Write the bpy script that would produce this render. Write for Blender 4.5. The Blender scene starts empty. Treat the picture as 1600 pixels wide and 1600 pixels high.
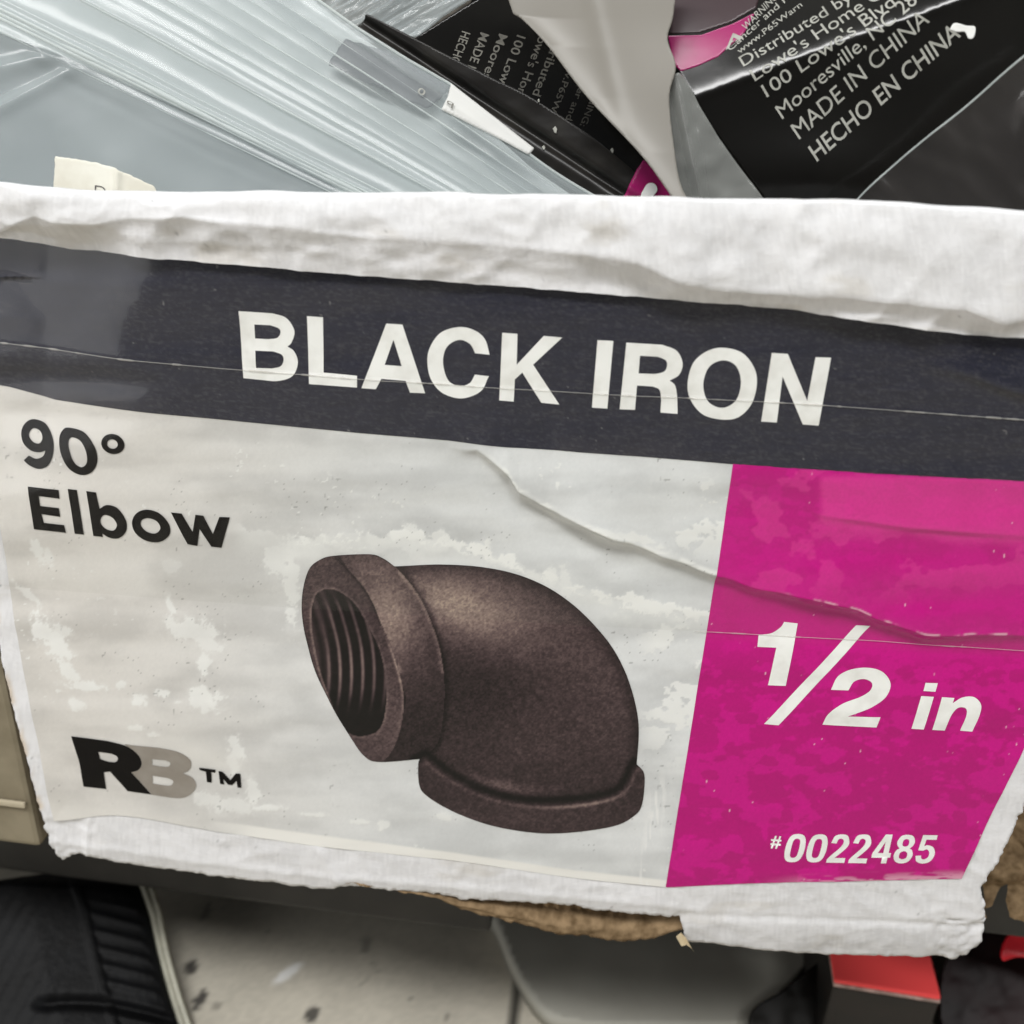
import bpy, bmesh, math, random
import numpy as np
from mathutils import Vector, Matrix

S = bpy.context.scene
COL = S.collection

# ------------------------------------------------------------------ camera
# A box front stands upright in the plane y = 0 (x right, z up); the camera looks
# down on it from the front with a little roll.  F is the focal length in photo pixels.
F = 1600.0
DV = np.array([-170.0, 3200.0, 1600.0]); DV /= np.linalg.norm(DV)      # "down the box" seen by the camera
DU = np.array([1.0, 0.095, -0.084]); DU -= DV * DU.dot(DV); DU /= np.linalg.norm(DU)
DN = np.cross(DU, DV)
BOX_BOTTOM = 0.085
SHELF_TOP = 0.077


def rays(x, y):
    x = np.asarray(x, float); y = np.asarray(y, float)
    p = np.stack([(x - 800) / F, (y - 800) / F, np.ones_like(x)], -1)
    return np.stack([p @ DU, p @ DN, -(p @ DV)], -1)


D0 = 0.15
_c = rays(800.0, 800.0); _b = rays(700.0, 1385.0)
CAM = np.array([-_c[0] / _c[1] * D0, -D0, BOX_BOTTOM - _b[2] / _b[1] * D0])

cam = bpy.data.cameras.new('camera')
cam_o = bpy.data.objects.new('camera', cam); COL.objects.link(cam_o)
R = np.array([DU, DN, -DV])           # columns: camera right, down, forward in the world
cam_o.matrix_world = Matrix([[R[0, 0], -R[0, 1], -R[0, 2], CAM[0]],
                             [R[1, 0], -R[1, 1], -R[1, 2], CAM[1]],
                             [R[2, 0], -R[2, 1], -R[2, 2], CAM[2]],
                             [0, 0, 0, 1]])
cam.sensor_width = 36; cam.lens = 36 * F / 1600
cam.clip_start = 0.01; cam.clip_end = 50
cam.dof.use_dof = True
cam.dof.focus_distance = 0.176
cam.dof.aperture_fstop = 19
S.camera = cam_o

# ------------------------------------------------------------------ light
w = bpy.data.worlds.new('World'); S.world = w; w.use_nodes = True
nt = w.node_tree
bg = nt.nodes['Background']
tc = nt.nodes.new('ShaderNodeTexCoord'); sx = nt.nodes.new('ShaderNodeSeparateXYZ')
nt.links.new(tc.outputs['Generated'], sx.inputs[0])
rmp = nt.nodes.new('ShaderNodeValToRGB')          # store aisle: bright to the left and overhead, dim in front
rmp.color_ramp.elements[0].position = 0.14; rmp.color_ramp.elements[0].color = (.24, .24, .25, 1)
rmp.color_ramp.elements[1].position = 0.42; rmp.color_ramp.elements[1].color = (.045, .045, .048, 1)
mp = nt.nodes.new('ShaderNodeMapRange'); mp.inputs[1].default_value = -1; mp.inputs[2].default_value = 1
nt.links.new(sx.outputs['X'], mp.inputs[0])
nt.links.new(mp.outputs[0], rmp.inputs[0])
rz = nt.nodes.new('ShaderNodeValToRGB')
rz.color_ramp.elements[0].position = 0.55; rz.color_ramp.elements[0].color = (0, 0, 0, 1)
rz.color_ramp.elements[1].position = 0.95; rz.color_ramp.elements[1].color = (.16, .165, .16, 1)
mz = nt.nodes.new('ShaderNodeMapRange'); mz.inputs[1].default_value = -1; mz.inputs[2].default_value = 1
nt.links.new(sx.outputs['Z'], mz.inputs[0]); nt.links.new(mz.outputs[0], rz.inputs[0])
ad = nt.nodes.new('ShaderNodeMix'); ad.data_type = 'RGBA'; ad.blend_type = 'ADD'; ad.inputs['Factor'].default_value = 1
nt.links.new(rmp.outputs[0], ad.inputs[6]); nt.links.new(rz.outputs[0], ad.inputs[7])
nt.links.new(ad.outputs[2], bg.inputs['Color'])
bg.inputs['Strength'].default_value = 1.0


def area(name, loc, target, sx_, sy_, power, color):
    l = bpy.data.lights.new(name, 'AREA'); l.shape = 'RECTANGLE'; l.size = sx_; l.size_y = sy_
    l.energy = power; l.color = color
    o = bpy.data.objects.new(name, l); COL.objects.link(o)
    o.location = loc
    d = Vector(target) - Vector(loc)
    o.rotation_euler = d.to_track_quat('-Z', 'Y').to_euler()
    return o


area('ceiling_strip', (-0.10, -0.50, 1.05), (0, 0, 0.12), 1.1, 0.16, 13.3, (1.0, 0.995, 0.985))
area('ceiling_strip', (0.15, 0.42, 1.15), (0, 0, 0.15), 1.3, 0.14, 4.6, (0.98, 1.0, 0.99))

area('glare_lamp', (-.62, -.40, .16), (-.06, 0, .16), .50, .55, 1.7, (1.0, .99, .97))  # added unseen lamp that makes the glare on the tape's left end
S.view_settings.view_transform = 'Standard'
S.view_settings.look = 'None'
S.view_settings.exposure = 0.0
S.view_settings.gamma = 1.0
S.view_settings.use_curve_mapping = False
S.render.film_transparent = False
S.cycles.max_bounces = 10
S.cycles.transparent_max_bounces = 24
S.cycles.caustics_reflective = False
S.cycles.caustics_refractive = False

# ------------------------------------------------------------------ helpers
_lat = {}


def vnoise(x, y, seed=0):
    if seed not in _lat:
        _lat[seed] = np.random.RandomState(seed + 11).rand(128, 128)
    L = _lat[seed]
    x = np.asarray(x, float); y = np.asarray(y, float)
    xi = np.floor(x).astype(int); yi = np.floor(y).astype(int)
    fx = x - xi; fy = y - yi
    fx = fx * fx * fx * (fx * (6 * fx - 15) + 10); fy = fy * fy * fy * (fy * (6 * fy - 15) + 10)
    a = L[yi % 128, xi % 128]; b = L[yi % 128, (xi + 1) % 128]
    c = L[(yi + 1) % 128, xi % 128]; d = L[(yi + 1) % 128, (xi + 1) % 128]
    return (a * (1 - fx) + b * fx) * (1 - fy) + (c * (1 - fx) + d * fx) * fy


def fbm(x, y, seed=0, o=4, g=.5):
    s = 0; a = 1; t = 0
    for k in range(o):
        s = s + a * vnoise(x * 2 ** k + 17.3 * k, y * 2 ** k + 9.1 * k, seed + k); t += a; a *= g
    return s / t


def sst(a, b, x):
    t = np.clip((x - a) / (b - a), 0, 1); return t * t * (3 - 2 * t)


def lin(c):
    c = np.asarray(c, float) / 255.0
    return np.where(c <= .04045, c / 12.92, ((c + .055) / 1.055) ** 2.4)


def smooth_path(pts, n=8, closed=True):
    """points (x, y) are corners, (x, y, 1) are passed smoothly"""
    m = len(pts); out = []
    P = [np.array(p[:2], float) for p in pts]; sm = [len(p) > 2 for p in pts]
    for i in range(m if closed else m - 1):
        j = (i + 1) % m
        p1, p2 = P[i], P[j]
        if not (sm[i] or sm[j]):
            out.append(p1); continue
        t1 = (p2 - P[i - 1]) / 2 if sm[i] else (p2 - p1)
        t2 = (P[(j + 1) % m] - p1) / 2 if sm[j] else (p2 - p1)
        for k in range(n):
            t = k / n
            out.append((2*t**3-3*t**2+1)*p1 + (t**3-2*t**2+t)*t1 + (-2*t**3+3*t**2)*p2 + (t**3-t**2)*t2)
    if not closed: out.append(P[-1])
    return np.array(out)


def inside(x, y, poly):
    r = np.zeros(np.shape(x), bool)
    px, py = poly[:, 0], poly[:, 1]
    for i in range(len(poly)):
        x1, y1 = px[i - 1], py[i - 1]; x2, y2 = px[i], py[i]
        if y1 == y2: continue
        c = ((y1 > y) != (y2 > y)) & (x < (x2 - x1) * (y - y1) / (y2 - y1) + x1)
        r ^= c
    return r


def nearest(x, y, poly, closed=True):
    best = np.full(np.shape(x), 1e18); bx = np.array(x, float); by = np.array(y, float)
    n = len(poly)
    for i in range(0 if closed else 1, n):
        a = poly[i - 1]; d = poly[i] - a; L = d.dot(d)
        if L < 1e-12: continue
        t = np.clip(((x - a[0]) * d[0] + (y - a[1]) * d[1]) / L, 0, 1)
        qx = a[0] + t * d[0]; qy = a[1] + t * d[1]
        q = (x - qx) ** 2 + (y - qy) ** 2
        m = q < best
        best = np.where(m, q, best); bx = np.where(m, qx, bx); by = np.where(m, qy, by)
    return np.sqrt(best), bx, by


def sdist(x, y, poly):
    d, _, _ = nearest(x, y, poly)
    return np.where(inside(x, y, poly), d, -d)


def trim_grid(poly, step):
    """regular grid cut to a polygon, its rim snapped onto the outline -> xy (n,2), quads (m,4)"""
    x0, y0 = poly.min(0) - step; x1, y1 = poly.max(0) + step
    xs = np.arange(x0, x1 + step, step); ys = np.arange(y0, y1 + step, step)
    X, Y = np.meshgrid(xs, ys)
    ny, nx = X.shape
    k = inside((X[:-1, :-1] + X[1:, 1:]) / 2, (Y[:-1, :-1] + Y[1:, 1:]) / 2, poly)
    cnt = np.zeros((ny, nx), int)
    for a in (0, 1):
        for b in (0, 1):
            cnt[a:ny - 1 + a, b:nx - 1 + b] += k
    rim = (cnt > 0) & (cnt < 4)
    _, bx, by = nearest(X[rim], Y[rim], poly)
    X[rim] = bx; Y[rim] = by
    idx = -np.ones((ny, nx), int); used = cnt > 0
    idx[used] = np.arange(used.sum())
    r, c = np.nonzero(k)
    q = np.stack([idx[r + 1, c], idx[r + 1, c + 1], idx[r, c + 1], idx[r, c]], -1)
    return np.stack([X[used], Y[used]], -1), q, rim[used]


def mesh_np(name, V, Q, mat, parent=None, color=None, smooth=True, attrs=None, face=True):
    me = bpy.data.meshes.new(name)
    V = np.asarray(V, np.float32); Q = np.asarray(Q, np.int32)
    me.vertices.add(len(V)); me.vertices.foreach_set('co', V.ravel())
    k = Q.shape[1]
    me.loops.add(Q.size); me.loops.foreach_set('vertex_index', Q.ravel())
    me.polygons.add(len(Q)); me.polygons.foreach_set('loop_start', np.arange(0, Q.size, k, dtype=np.int32))
    me.update(calc_edges=True); me.validate()
    if face:                                           # turn the sheet towards the front
        P = V[Q[:, 0]]; n = np.cross(V[Q[:, 1]] - P, V[Q[:, 2]] - P)
        if (n * (CAM - P)).sum() < 0: me.flip_normals()
    me.polygons.foreach_set('use_smooth', np.full(len(me.polygons), smooth))
    if color is not None:
        a = me.color_attributes.new('Col', 'FLOAT_COLOR', 'POINT')
        c = np.ones((len(V), 4), np.float32); c[:, :3] = color
        a.data.foreach_set('color', c.ravel())
    for kk, vv in (attrs or {}).items():
        a = me.attributes.new(kk, 'FLOAT', 'POINT'); a.data.foreach_set('value', np.asarray(vv, np.float32))
    return link(name, me, mat, parent)


def link(name, me, mat, parent=None):
    if isinstance(mat, (list, tuple)):
        for m in mat: me.materials.append(m)
    elif mat: me.materials.append(mat)
    o = bpy.data.objects.new(name, me); COL.objects.link(o)
    if parent:
        o.parent = parent
        o.matrix_parent_inverse = Matrix.Translation(-world_loc(parent))
    return o


def world_loc(o):
    v = Vector(o.location)
    p = o.parent
    return v if not p else v + o.matrix_parent_inverse.to_translation() + world_loc(p)


def tag(o, label, cat, group=None, kind=None):
    if label: o['label'] = label
    if cat: o['category'] = cat
    if group: o['group'] = group
    if kind: o['kind'] = kind
    return o


def thing(name, loc, label, cat, group=None):
    o = bpy.data.objects.new(name, None); COL.objects.link(o); o.location = loc
    o.empty_display_size = 0.01
    return tag(o, label, cat, group)


def loft(rows):
    """rows: list of (n,3) arrays -> V, Q"""
    A = np.stack(rows); m, n, _ = A.shape
    i = np.arange(m * n).reshape(m, n)
    Q = np.stack([i[:-1, :-1], i[:-1, 1:], i[1:, 1:], i[1:, :-1]], -1).reshape(-1, 4)
    return A.reshape(-1, 3), Q


# ------------------------------------------------------------------ materials
def new_mat(name):
    m = bpy.data.materials.new(name); m.use_nodes = True
    return m, m.node_tree, m.node_tree.nodes['Principled BSDF']


def mat_plain(name, rgb, rough=.5, spec=.5, noise=None, bump=None, coat=0.0, metallic=0.0):
    """rgb in sRGB 0-255; noise=(scale, other rgb, lo, hi); bump=(scale, strength, distance)"""
    m, t, p = new_mat(name)
    p.inputs['Base Color'].default_value = (*lin(rgb), 1)
    p.inputs['Roughness'].default_value = rough
    p.inputs['Specular IOR Level'].default_value = spec
    p.inputs['Coat Weight'].default_value = coat
    p.inputs['Metallic'].default_value = metallic
    tcn = t.nodes.new('ShaderNodeTexCoord')
    if noise:
        n = t.nodes.new('ShaderNodeTexNoise'); n.inputs['Scale'].default_value = noise[0]; n.inputs['Detail'].default_value = 6
        r = t.nodes.new('ShaderNodeValToRGB')
        r.color_ramp.elements[0].position = noise[2]; r.color_ramp.elements[1].position = noise[3]
        r.color_ramp.elements[0].color = (*lin(rgb), 1); r.color_ramp.elements[1].color = (*lin(noise[1]), 1)
        t.links.new(tcn.outputs['Object'], n.inputs['Vector']); t.links.new(n.outputs['Fac'], r.inputs[0])
        t.links.new(r.outputs[0], p.inputs['Base Color'])
    if bump:
        n2 = t.nodes.new('ShaderNodeTexNoise'); n2.inputs['Scale'].default_value = bump[0]; n2.inputs['Detail'].default_value = 5
        t.links.new(tcn.outputs['Object'], n2.inputs['Vector'])
        b = t.nodes.new('ShaderNodeBump'); b.inputs['Strength'].default_value = bump[1]; b.inputs['Distance'].default_value = bump[2]
        t.links.new(n2.outputs['Fac'], b.inputs['Height']); t.links.new(b.outputs[0], p.inputs['Normal'])
    return m


def mat_vcol(name, rough=.4, spec=.5, coat=0.0, coat_rough=.1, rough_attr=False, bump=None):
    m, t, p = new_mat(name)
    a = t.nodes.new('ShaderNodeAttribute'); a.attribute_name = 'Col'
    t.links.new(a.outputs['Color'], p.inputs['Base Color'])
    p.inputs['Roughness'].default_value = rough
    p.inputs['Specular IOR Level'].default_value = spec
    p.inputs['Coat Weight'].default_value = coat
    p.inputs['Coat Roughness'].default_value = coat_rough
    if rough_attr:
        b = t.nodes.new('ShaderNodeAttribute'); b.attribute_name = 'Rough'
        t.links.new(b.outputs['Fac'], p.inputs['Roughness'])
    if bump:
        tcn = t.nodes.new('ShaderNodeTexCoord')
        n2 = t.nodes.new('ShaderNodeTexNoise'); n2.inputs['Scale'].default_value = bump[0]; n2.inputs['Detail'].default_value = 4
        t.links.new(tcn.outputs['Object'], n2.inputs['Vector'])
        bb = t.nodes.new('ShaderNodeBump'); bb.inputs['Strength'].default_value = bump[1]; bb.inputs['Distance'].default_value = bump[2]
        t.links.new(n2.outputs['Fac'], bb.inputs['Height']); t.links.new(bb.outputs[0], p.inputs['Normal'])
    return m


def mat_film(name, rgb, opacity, rough=.15, spec=.5, bump=None, trans=0.3):
    """thin plastic film: part see-through, part scattering, glossy on top"""
    m, t, p = new_mat(name)
    p.inputs['Base Color'].default_value = (*lin(rgb), 1)
    p.inputs['Roughness'].default_value = rough
    p.inputs['Specular IOR Level'].default_value = spec
    out = t.nodes['Material Output']
    tl = t.nodes.new('ShaderNodeBsdfTranslucent'); tl.inputs[0].default_value = (*lin(rgb), 1)
    m1 = t.nodes.new('ShaderNodeMixShader'); m1.inputs[0].default_value = trans
    t.links.new(p.outputs[0], m1.inputs[1]); t.links.new(tl.outputs[0], m1.inputs[2])
    tr = t.nodes.new('ShaderNodeBsdfTransparent')
    m2 = t.nodes.new('ShaderNodeMixShader')
    lw = t.nodes.new('ShaderNodeLayerWeight'); lw.inputs[0].default_value = .35
    mr = t.nodes.new('ShaderNodeMapRange'); mr.inputs[3].default_value = opacity; mr.inputs[4].default_value = min(1, opacity + .5)
    t.links.new(lw.outputs['Facing'], mr.inputs[0]); t.links.new(mr.outputs[0], m2.inputs[0])
    t.links.new(tr.outputs[0], m2.inputs[1]); t.links.new(m1.outputs[0], m2.inputs[2])
    t.links.new(m2.outputs[0], out.inputs['Surface'])
    if bump:
        tcn = t.nodes.new('ShaderNodeTexCoord')
        n2 = t.nodes.new('ShaderNodeTexNoise'); n2.inputs['Scale'].default_value = bump[0]; n2.inputs['Detail'].default_value = 3
        t.links.new(tcn.outputs['Object'], n2.inputs['Vector'])
        bb = t.nodes.new('ShaderNodeBump'); bb.inputs['Strength'].default_value = bump[1]; bb.inputs['Distance'].default_value = bump[2]
        t.links.new(n2.outputs['Fac'], bb.inputs['Height']); t.links.new(bb.outputs[0], p.inputs['Normal'])
    return m


def mat_tape():
    m, t, p = new_mat('clear_packing_tape')
    out = t.nodes['Material Output']
    tr = t.nodes.new('ShaderNodeBsdfTransparent'); tr.inputs[0].default_value = (.965, .966, .962, 1)
    gl = t.nodes.new('ShaderNodeBsdfGlossy'); gl.inputs['Roughness'].default_value = .12
    tcn = t.nodes.new('ShaderNodeTexCoord')
    n2 = t.nodes.new('ShaderNodeTexNoise'); n2.inputs['Scale'].default_value = 60; n2.inputs['Detail'].default_value = 1
    t.links.new(tcn.outputs['Object'], n2.inputs['Vector'])
    bb = t.nodes.new('ShaderNodeBump'); bb.inputs['Strength'].default_value = .12; bb.inputs['Distance'].default_value = .001
    t.links.new(n2.outputs['Fac'], bb.inputs['Height']); t.links.new(bb.outputs[0], gl.inputs['Normal'])
    fr = t.nodes.new('ShaderNodeFresnel'); fr.inputs[0].default_value = 1.33
    t.links.new(bb.outputs[0], fr.inputs['Normal'])
    mx = t.nodes.new('ShaderNodeMixShader')
    gm = t.nodes.new('ShaderNodeNewGeometry')          # a sheet this thin has no inner reflection
    k = t.nodes.new('ShaderNodeMath'); k.operation = 'MULTIPLY_ADD'; k.inputs[1].default_value = -1; k.inputs[2].default_value = 1
    t.links.new(gm.outputs['Backfacing'], k.inputs[0])
    k2 = t.nodes.new('ShaderNodeMath'); k2.operation = 'MULTIPLY'
    t.links.new(fr.outputs[0], k2.inputs[0]); t.links.new(k.outputs[0], k2.inputs[1])
    t.links.new(k2.outputs[0], mx.inputs[0]); t.links.new(tr.outputs[0], mx.inputs[1]); t.links.new(gl.outputs[0], mx.inputs[2])
    t.links.new(mx.outputs[0], out.inputs['Surface'])
    return m


M_PAPER = mat_vcol('white_box_paper', rough=.75, spec=.25, bump=(900, .25, .0004))
M_LABEL = mat_vcol('printed_label', rough=.42, spec=.3, rough_attr=True)
M_INK_W = mat_plain('white_ink', (240, 241, 238), .45, .3, noise=(260, (222, 222, 217), .45, .75))
M_INK_K = mat_plain('black_ink', (7, 5, 5), .45, .12, noise=(300, (22, 19, 18), .55, .85))
M_INK_G = mat_plain('grey_ink', (135, 128, 119), .42, .4, noise=(260, (150, 144, 136), .4, .8))
M_KRAFT = mat_plain('kraft_cardboard', (142, 120, 92), .9, .1, noise=(500, (92, 74, 52), .35, .75), bump=(900, .35, .0006))
M_KRAFT_D = mat_plain('kraft_inside', (120, 96, 70), .9, .1, noise=(120, (95, 74, 52), .35, .75))
M_TAPE = mat_tape()

# ------------------------------------------------------------------ the box front as a surface
_CR = np.array([(600, 690), (745, 700), (795, 733), (812, 762), (880, 800), (960, 835), (1040, 865), (1115, 893), (1165, 908),
                (1260, 927), (1340, 948), (1400, 972), (1445, 984), (1500, 988), (1600, 990), (1950, 1010)], float)


def disp(x, y):
    """height of the crumpled front towards the viewer, in mm"""
    x = np.asarray(x, float); y = np.asarray(y, float)
    h = .55 * (fbm(x / 420, y / 75, 3, 3) - .5) + .30 * (fbm(x / 120, y / 90, 21, 3) - .5)
    # horizontal flutes of the board telegraphing through
    h += .035 * np.sin(y / 11.0 + 2.5 * vnoise(x / 300, y / 200, 5)) * sst(640, 720, y)
    # long crease: the board above it stands proud and overhangs
    yc = np.interp(x, _CR[:, 0], _CR[:, 1]) + 5 * (vnoise(x / 38, x * 0, 8) - .5)
    d = yc - y + 3 * (fbm(x / 26, y / 26, 9, 2) - .5)
    h0 = np.interp(x, [700, 760, 830, 950, 1120, 1300, 1420, 1500, 1600], [0, .9, 2.0, 1.7, 1.4, 1.4, 1.2, .9, .8])
    h0 = h0 * (.65 + .7 * vnoise(x / 85, x * 0, 10))
    h += np.where(d > 0, h0 * np.exp(-np.clip(d, 0, 900) / 85), h0 * np.exp(-(np.clip(-d, 0, 900) / 9) ** 1.6))
    h -= .38 * np.clip(h0, 0, 1) * np.exp(-((d + 38) / 30) ** 2)
    # smaller crease on the magenta
    d2 = np.interp(x, [1100, 1200, 1280, 1420, 1570, 1700], [770, 760, 800, 820, 832, 840]) - y
    h += np.interp(x, [1230, 1330, 1500, 1600], [0, .35, .45, .2]) * np.where(d2 > 0, np.exp(-d2.clip(0) / 40), np.exp(-(d2.clip(None, 0) / 7) ** 2))
    # the dent on the right of the black band
    d3 = np.interp(x, [1380, 1500, 1600], [560, 578, 612]) - y
    h += np.interp(x, [1440, 1520, 1600], [0, .7, .9]) * np.where(d3 > 0, np.exp(-d3.clip(0) / 60), np.exp(-(d3.clip(None, 0) / 12) ** 2))
    # the left end of the band turns back around the corner, in flat facets of loose tape
    xe = 236 + 22 * (vnoise(y / 30, y * 0, 4) - .5) - .30 * (y - 400) + 60 * sst(560, 600, y) * sst(760, 650, y)
    h -= .0135 * 14 * np.logaddexp(0, np.clip(xe - x, -400, 400) / 14) * sst(850, 620, y)
    h += .010 * np.clip(62 + 16 * (vnoise(y / 24, y * 0, 6) - .5) - x - .9 * np.clip(500 - y, 0, 60) * (y > 440), 0, 200) * sst(760, 640, y)
    # bottom of the face rolls inwards
    b = np.interp(x, [-100, 100, 560, 1040, 1500, 1950], [1270, 1275, 1318, 1375, 1370, 1370])
    h -= .16 * np.clip((y - b) / 60, 0, 3) ** 2
    return h


def W(x, y, off=0.0, raw=None):
    """photo pixel on the box front -> world point on the crumpled surface, off in mm proud"""
    r = rays(x, y)
    t = D0 / r[..., 1]
    P = CAM + r * t[..., None]
    h = disp(x, y) if raw is None else raw
    P[..., 1] -= (h + off) * 1e-3
    return P


def P_y(x, y, Y):
    """photo pixel at depth y = Y"""
    r = rays(x, y); t = (Y - CAM[1]) / r[..., 1]
    return CAM + r * np.asarray(t)[..., None]


def P_z(x, y, Z):
    r = rays(x, y); t = (Z - CAM[2]) / r[..., 2]
    return CAM + r * np.asarray(t)[..., None]


class Slope:
    """a tilted plane through photo pixel (cx, cy) at depth Y with normal n"""
    def __init__(s, cx, cy, Y, n, d=None):
        s.p = P_y(np.array(float(cx)), np.array(float(cy)), Y); s.n = np.array(n, float); s.n /= np.linalg.norm(s.n); s.d = d

    def __call__(s, x, y, off=0.0):
        r = rays(x, y); t = ((s.p - CAM) @ s.n) / (r @ s.n)
        P = CAM + r * t[..., None]
        h = (s.d(x, y) if s.d else 0.0) + off
        return P + s.n * (np.asarray(h) * 1e-3)[..., None] if np.ndim(h) else P + s.n * h * 1e-3


# ------------------------------------------------------------------ flat lettering
def outlines_mesh(name, loops, mapf, mat, parent, cut=7.0):
    cu = bpy.data.curves.new('t', 'CURVE'); cu.dimensions = '2D'; cu.fill_mode = 'BOTH'
    for L in loops:
        s = cu.splines.new('POLY'); s.points.add(len(L) - 1)
        for p, q in zip(s.points, L): p.co = (q[0] / 100, -q[1] / 100, 0, 1)
        s.use_cyclic_u = True
    return curve_to_mesh(name, cu, lambda a: (a[:, 0] * 100, -a[:, 1] * 100), mapf, mat, parent, cut)


def curve_to_mesh(name, cu, to_px, mapf, mat, parent, cut):
    ob = bpy.data.objects.new('t', cu); COL.objects.link(ob)
    dg = bpy.context.evaluated_depsgraph_get(); dg.update()
    me = bpy.data.meshes.new_from_object(ob.evaluated_get(dg))
    bpy.data.objects.remove(ob); bpy.data.curves.remove(cu)
    bm = bmesh.new(); bm.from_mesh(me); bpy.data.meshes.remove(me)
    co = np.array([v.co[:] for v in bm.verts])
    X, Y = to_px(co)
    for v, a, b in zip(bm.verts, X, Y): v.co = (a / 100, b / 100, 0)
    if cut:
        for ax in (0, 1):
            lo = (X, Y)[ax].min(); hi = (X, Y)[ax].max()
            nrm = (1, 0, 0) if ax == 0 else (0, 1, 0)
            for c in np.arange(lo + cut, hi, cut):
                bmesh.ops.bisect_plane(bm, geom=bm.verts[:] + bm.edges[:] + bm.faces[:], dist=1e-6,
                                       plane_co=(nrm[0] * c / 100, nrm[1] * c / 100, 0), plane_no=nrm)
    co = np.array([v.co[:] for v in bm.verts])
    P = mapf(co[:, 0] * 100, co[:, 1] * 100)
    for v, p in zip(bm.verts, P): v.co = p
    camv = Vector(CAM)
    for f in bm.faces:
        f.normal_update()
        if f.normal.dot(camv - f.calc_center_median()) < 0: f.normal_flip()
        f.smooth = True
    me = bpy.data.meshes.new(name); bm.to_mesh(me); bm.free()
    return link(name, me, mat, parent)


def font_mesh(name, text, A, B, U, mapf, mat, parent, bold=.0, cut=6.0, shear=0.0):
    """text along the pixel baseline A->B, capital height = pixel vector U"""
    cu = bpy.data.curves.new('t', 'FONT'); cu.body = text; cu.size = 1; cu.offset = bold; cu.shear = shear
    cu.resolution_u = 4; cu.fill_mode = 'FRONT'
    A = np.array(A, float); B = np.array(B, float); U = np.array(U, float)

    def to_px(c):
        x0, x1 = c[:, 0].min(), c[:, 0].max()
        u = (c[:, 0] - x0) / (x1 - x0); v = c[:, 1] / .727
        P = A + u[:, None] * (B - A) + v[:, None] * U
        return P[:, 0], P[:, 1]
    return curve_to_mesh(name, cu, to_px, mapf, mat, parent, cut)


def glyph(ox, oy, s, *loops):
    return [smooth_path([((p[0] * s + ox), (p[1] * s + oy), *p[2:]) for p in L]) for L in loops]


# ------------------------------------------------------------------ THE CARDBOARD BOX
box = thing('cardboard_box', (0.0, 0.05, SHELF_TOP),
            'worn white cardboard box with torn lower edge and black and magenta printed label', 'box')

# ---- front panel (white board, ragged outline)
rs = np.random.RandomState(5)


def ragged(pts, amp, step=5, seed=0, smooth_=False):
    p = smooth_path([tuple(q) for q in pts], closed=False)
    seg = np.r_[0, np.cumsum(np.hypot(*np.diff(p, axis=0).T))]
    s = np.arange(0, seg[-1], step); s = np.r_[s, seg[-1]]
    q = np.stack([np.interp(s, seg, p[:, 0]), np.interp(s, seg, p[:, 1])], -1)
    n = np.gradient(q, axis=0); n = np.stack([-n[:, 1], n[:, 0]], -1); n /= np.linalg.norm(n, axis=1)[:, None] + 1e-9
    a = amp * (2 * fbm(s / 9, s * 0 + seed, seed, 3, .7) - 1)
    return q + n * a[:, None]


left = ragged([(-122, 352), (-60, 650), (-8, 960), (4, 1040), (22, 1110), (40, 1180), (60, 1262)], 3, 3, seed=3)
corner = ragged([(60, 1262), (68, 1290), (74, 1325), (92, 1352), (104, 1343), (120, 1338)], 7, 4, seed=4)
bot1 = ragged([(120, 1338), (175, 1350), (240, 1361), (300, 1369), (420, 1383), (500, 1393), (522, 1394), (531, 1383)], 3, 3, seed=6)
bot2 = ragged([(531, 1383), (600, 1392), (700, 1401), (720, 1410), (800, 1412), (900, 1417), (940, 1428), (1000, 1432), (1040, 1437), (1064, 1436), (1066, 1455), (1072, 1478)], 4, 3, seed=7)
bot3 = ragged([(1072, 1478), (1140, 1486), (1270, 1502), (1400, 1506), (1470, 1507)], 2.5, 6, seed=8)
br = ragged([(1470, 1507), (1490, 1512), (1515, 1502), (1532, 1484), (1540, 1460), (1538, 1420), (1534, 1390), (1545, 1362), (1562, 1344), (1582, 1305), (1600, 1262)], 6, 4, seed=9)
right = ragged([(1600, 1262), (1640, 1120), (1760, 760), (1890, 450)], 3, 6, seed=10)
front_out = np.concatenate([left, corner[1:], bot1[1:], bot2[1:], bot3[1:], br[1:], right[1:]])

xy, q, rim = trim_grid(front_out, 3.5)
x, y = xy.T


def paper_color(x, y, seed=0, base=(226, 226, 228)):
    fib = fbm(x / 3.5, y / 16, 40 + seed, 3)
    mot = fbm(x / 45, y / 30, 50 + seed, 4)
    g = .91 + .09 * sst(.34, .62, fib * .5 + mot * .5)
    specks = sst(.955, .975, vnoise(x / 5, y / 5, 61 + seed)) * sst(.7, .8, vnoise(x / 60, y / 60, 62 + seed))
    c = lin(base) * g[:, None]
    c = c * (1 - .35 * specks[:, None])
    dirt = sst(.62, .8, fbm(x / 120, y / 40, 70 + seed, 4))
    return c * (1 - dirt[:, None] * np.array([.12, .14, .18]))


c = paper_color(x, y)
# brown stain on the torn left edge and rubbed grey on the lower corner
dl, _, _ = nearest(x, y, left, closed=False)
c = c * (1 - (sst(10, 0, dl) * .55 * sst(.4, .65, fbm(x / 20, y / 40, 81)))[:, None] * np.array([.3, .5, .75]))
lower = sst(1430, 1475, y - .02 * (x - 1100)) * (x > 1060)
c = c * (1 - (.20 * lower * fbm(x / 18, y / 14, 83, 3))[:, None])
pd = disp(x, y)
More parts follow.
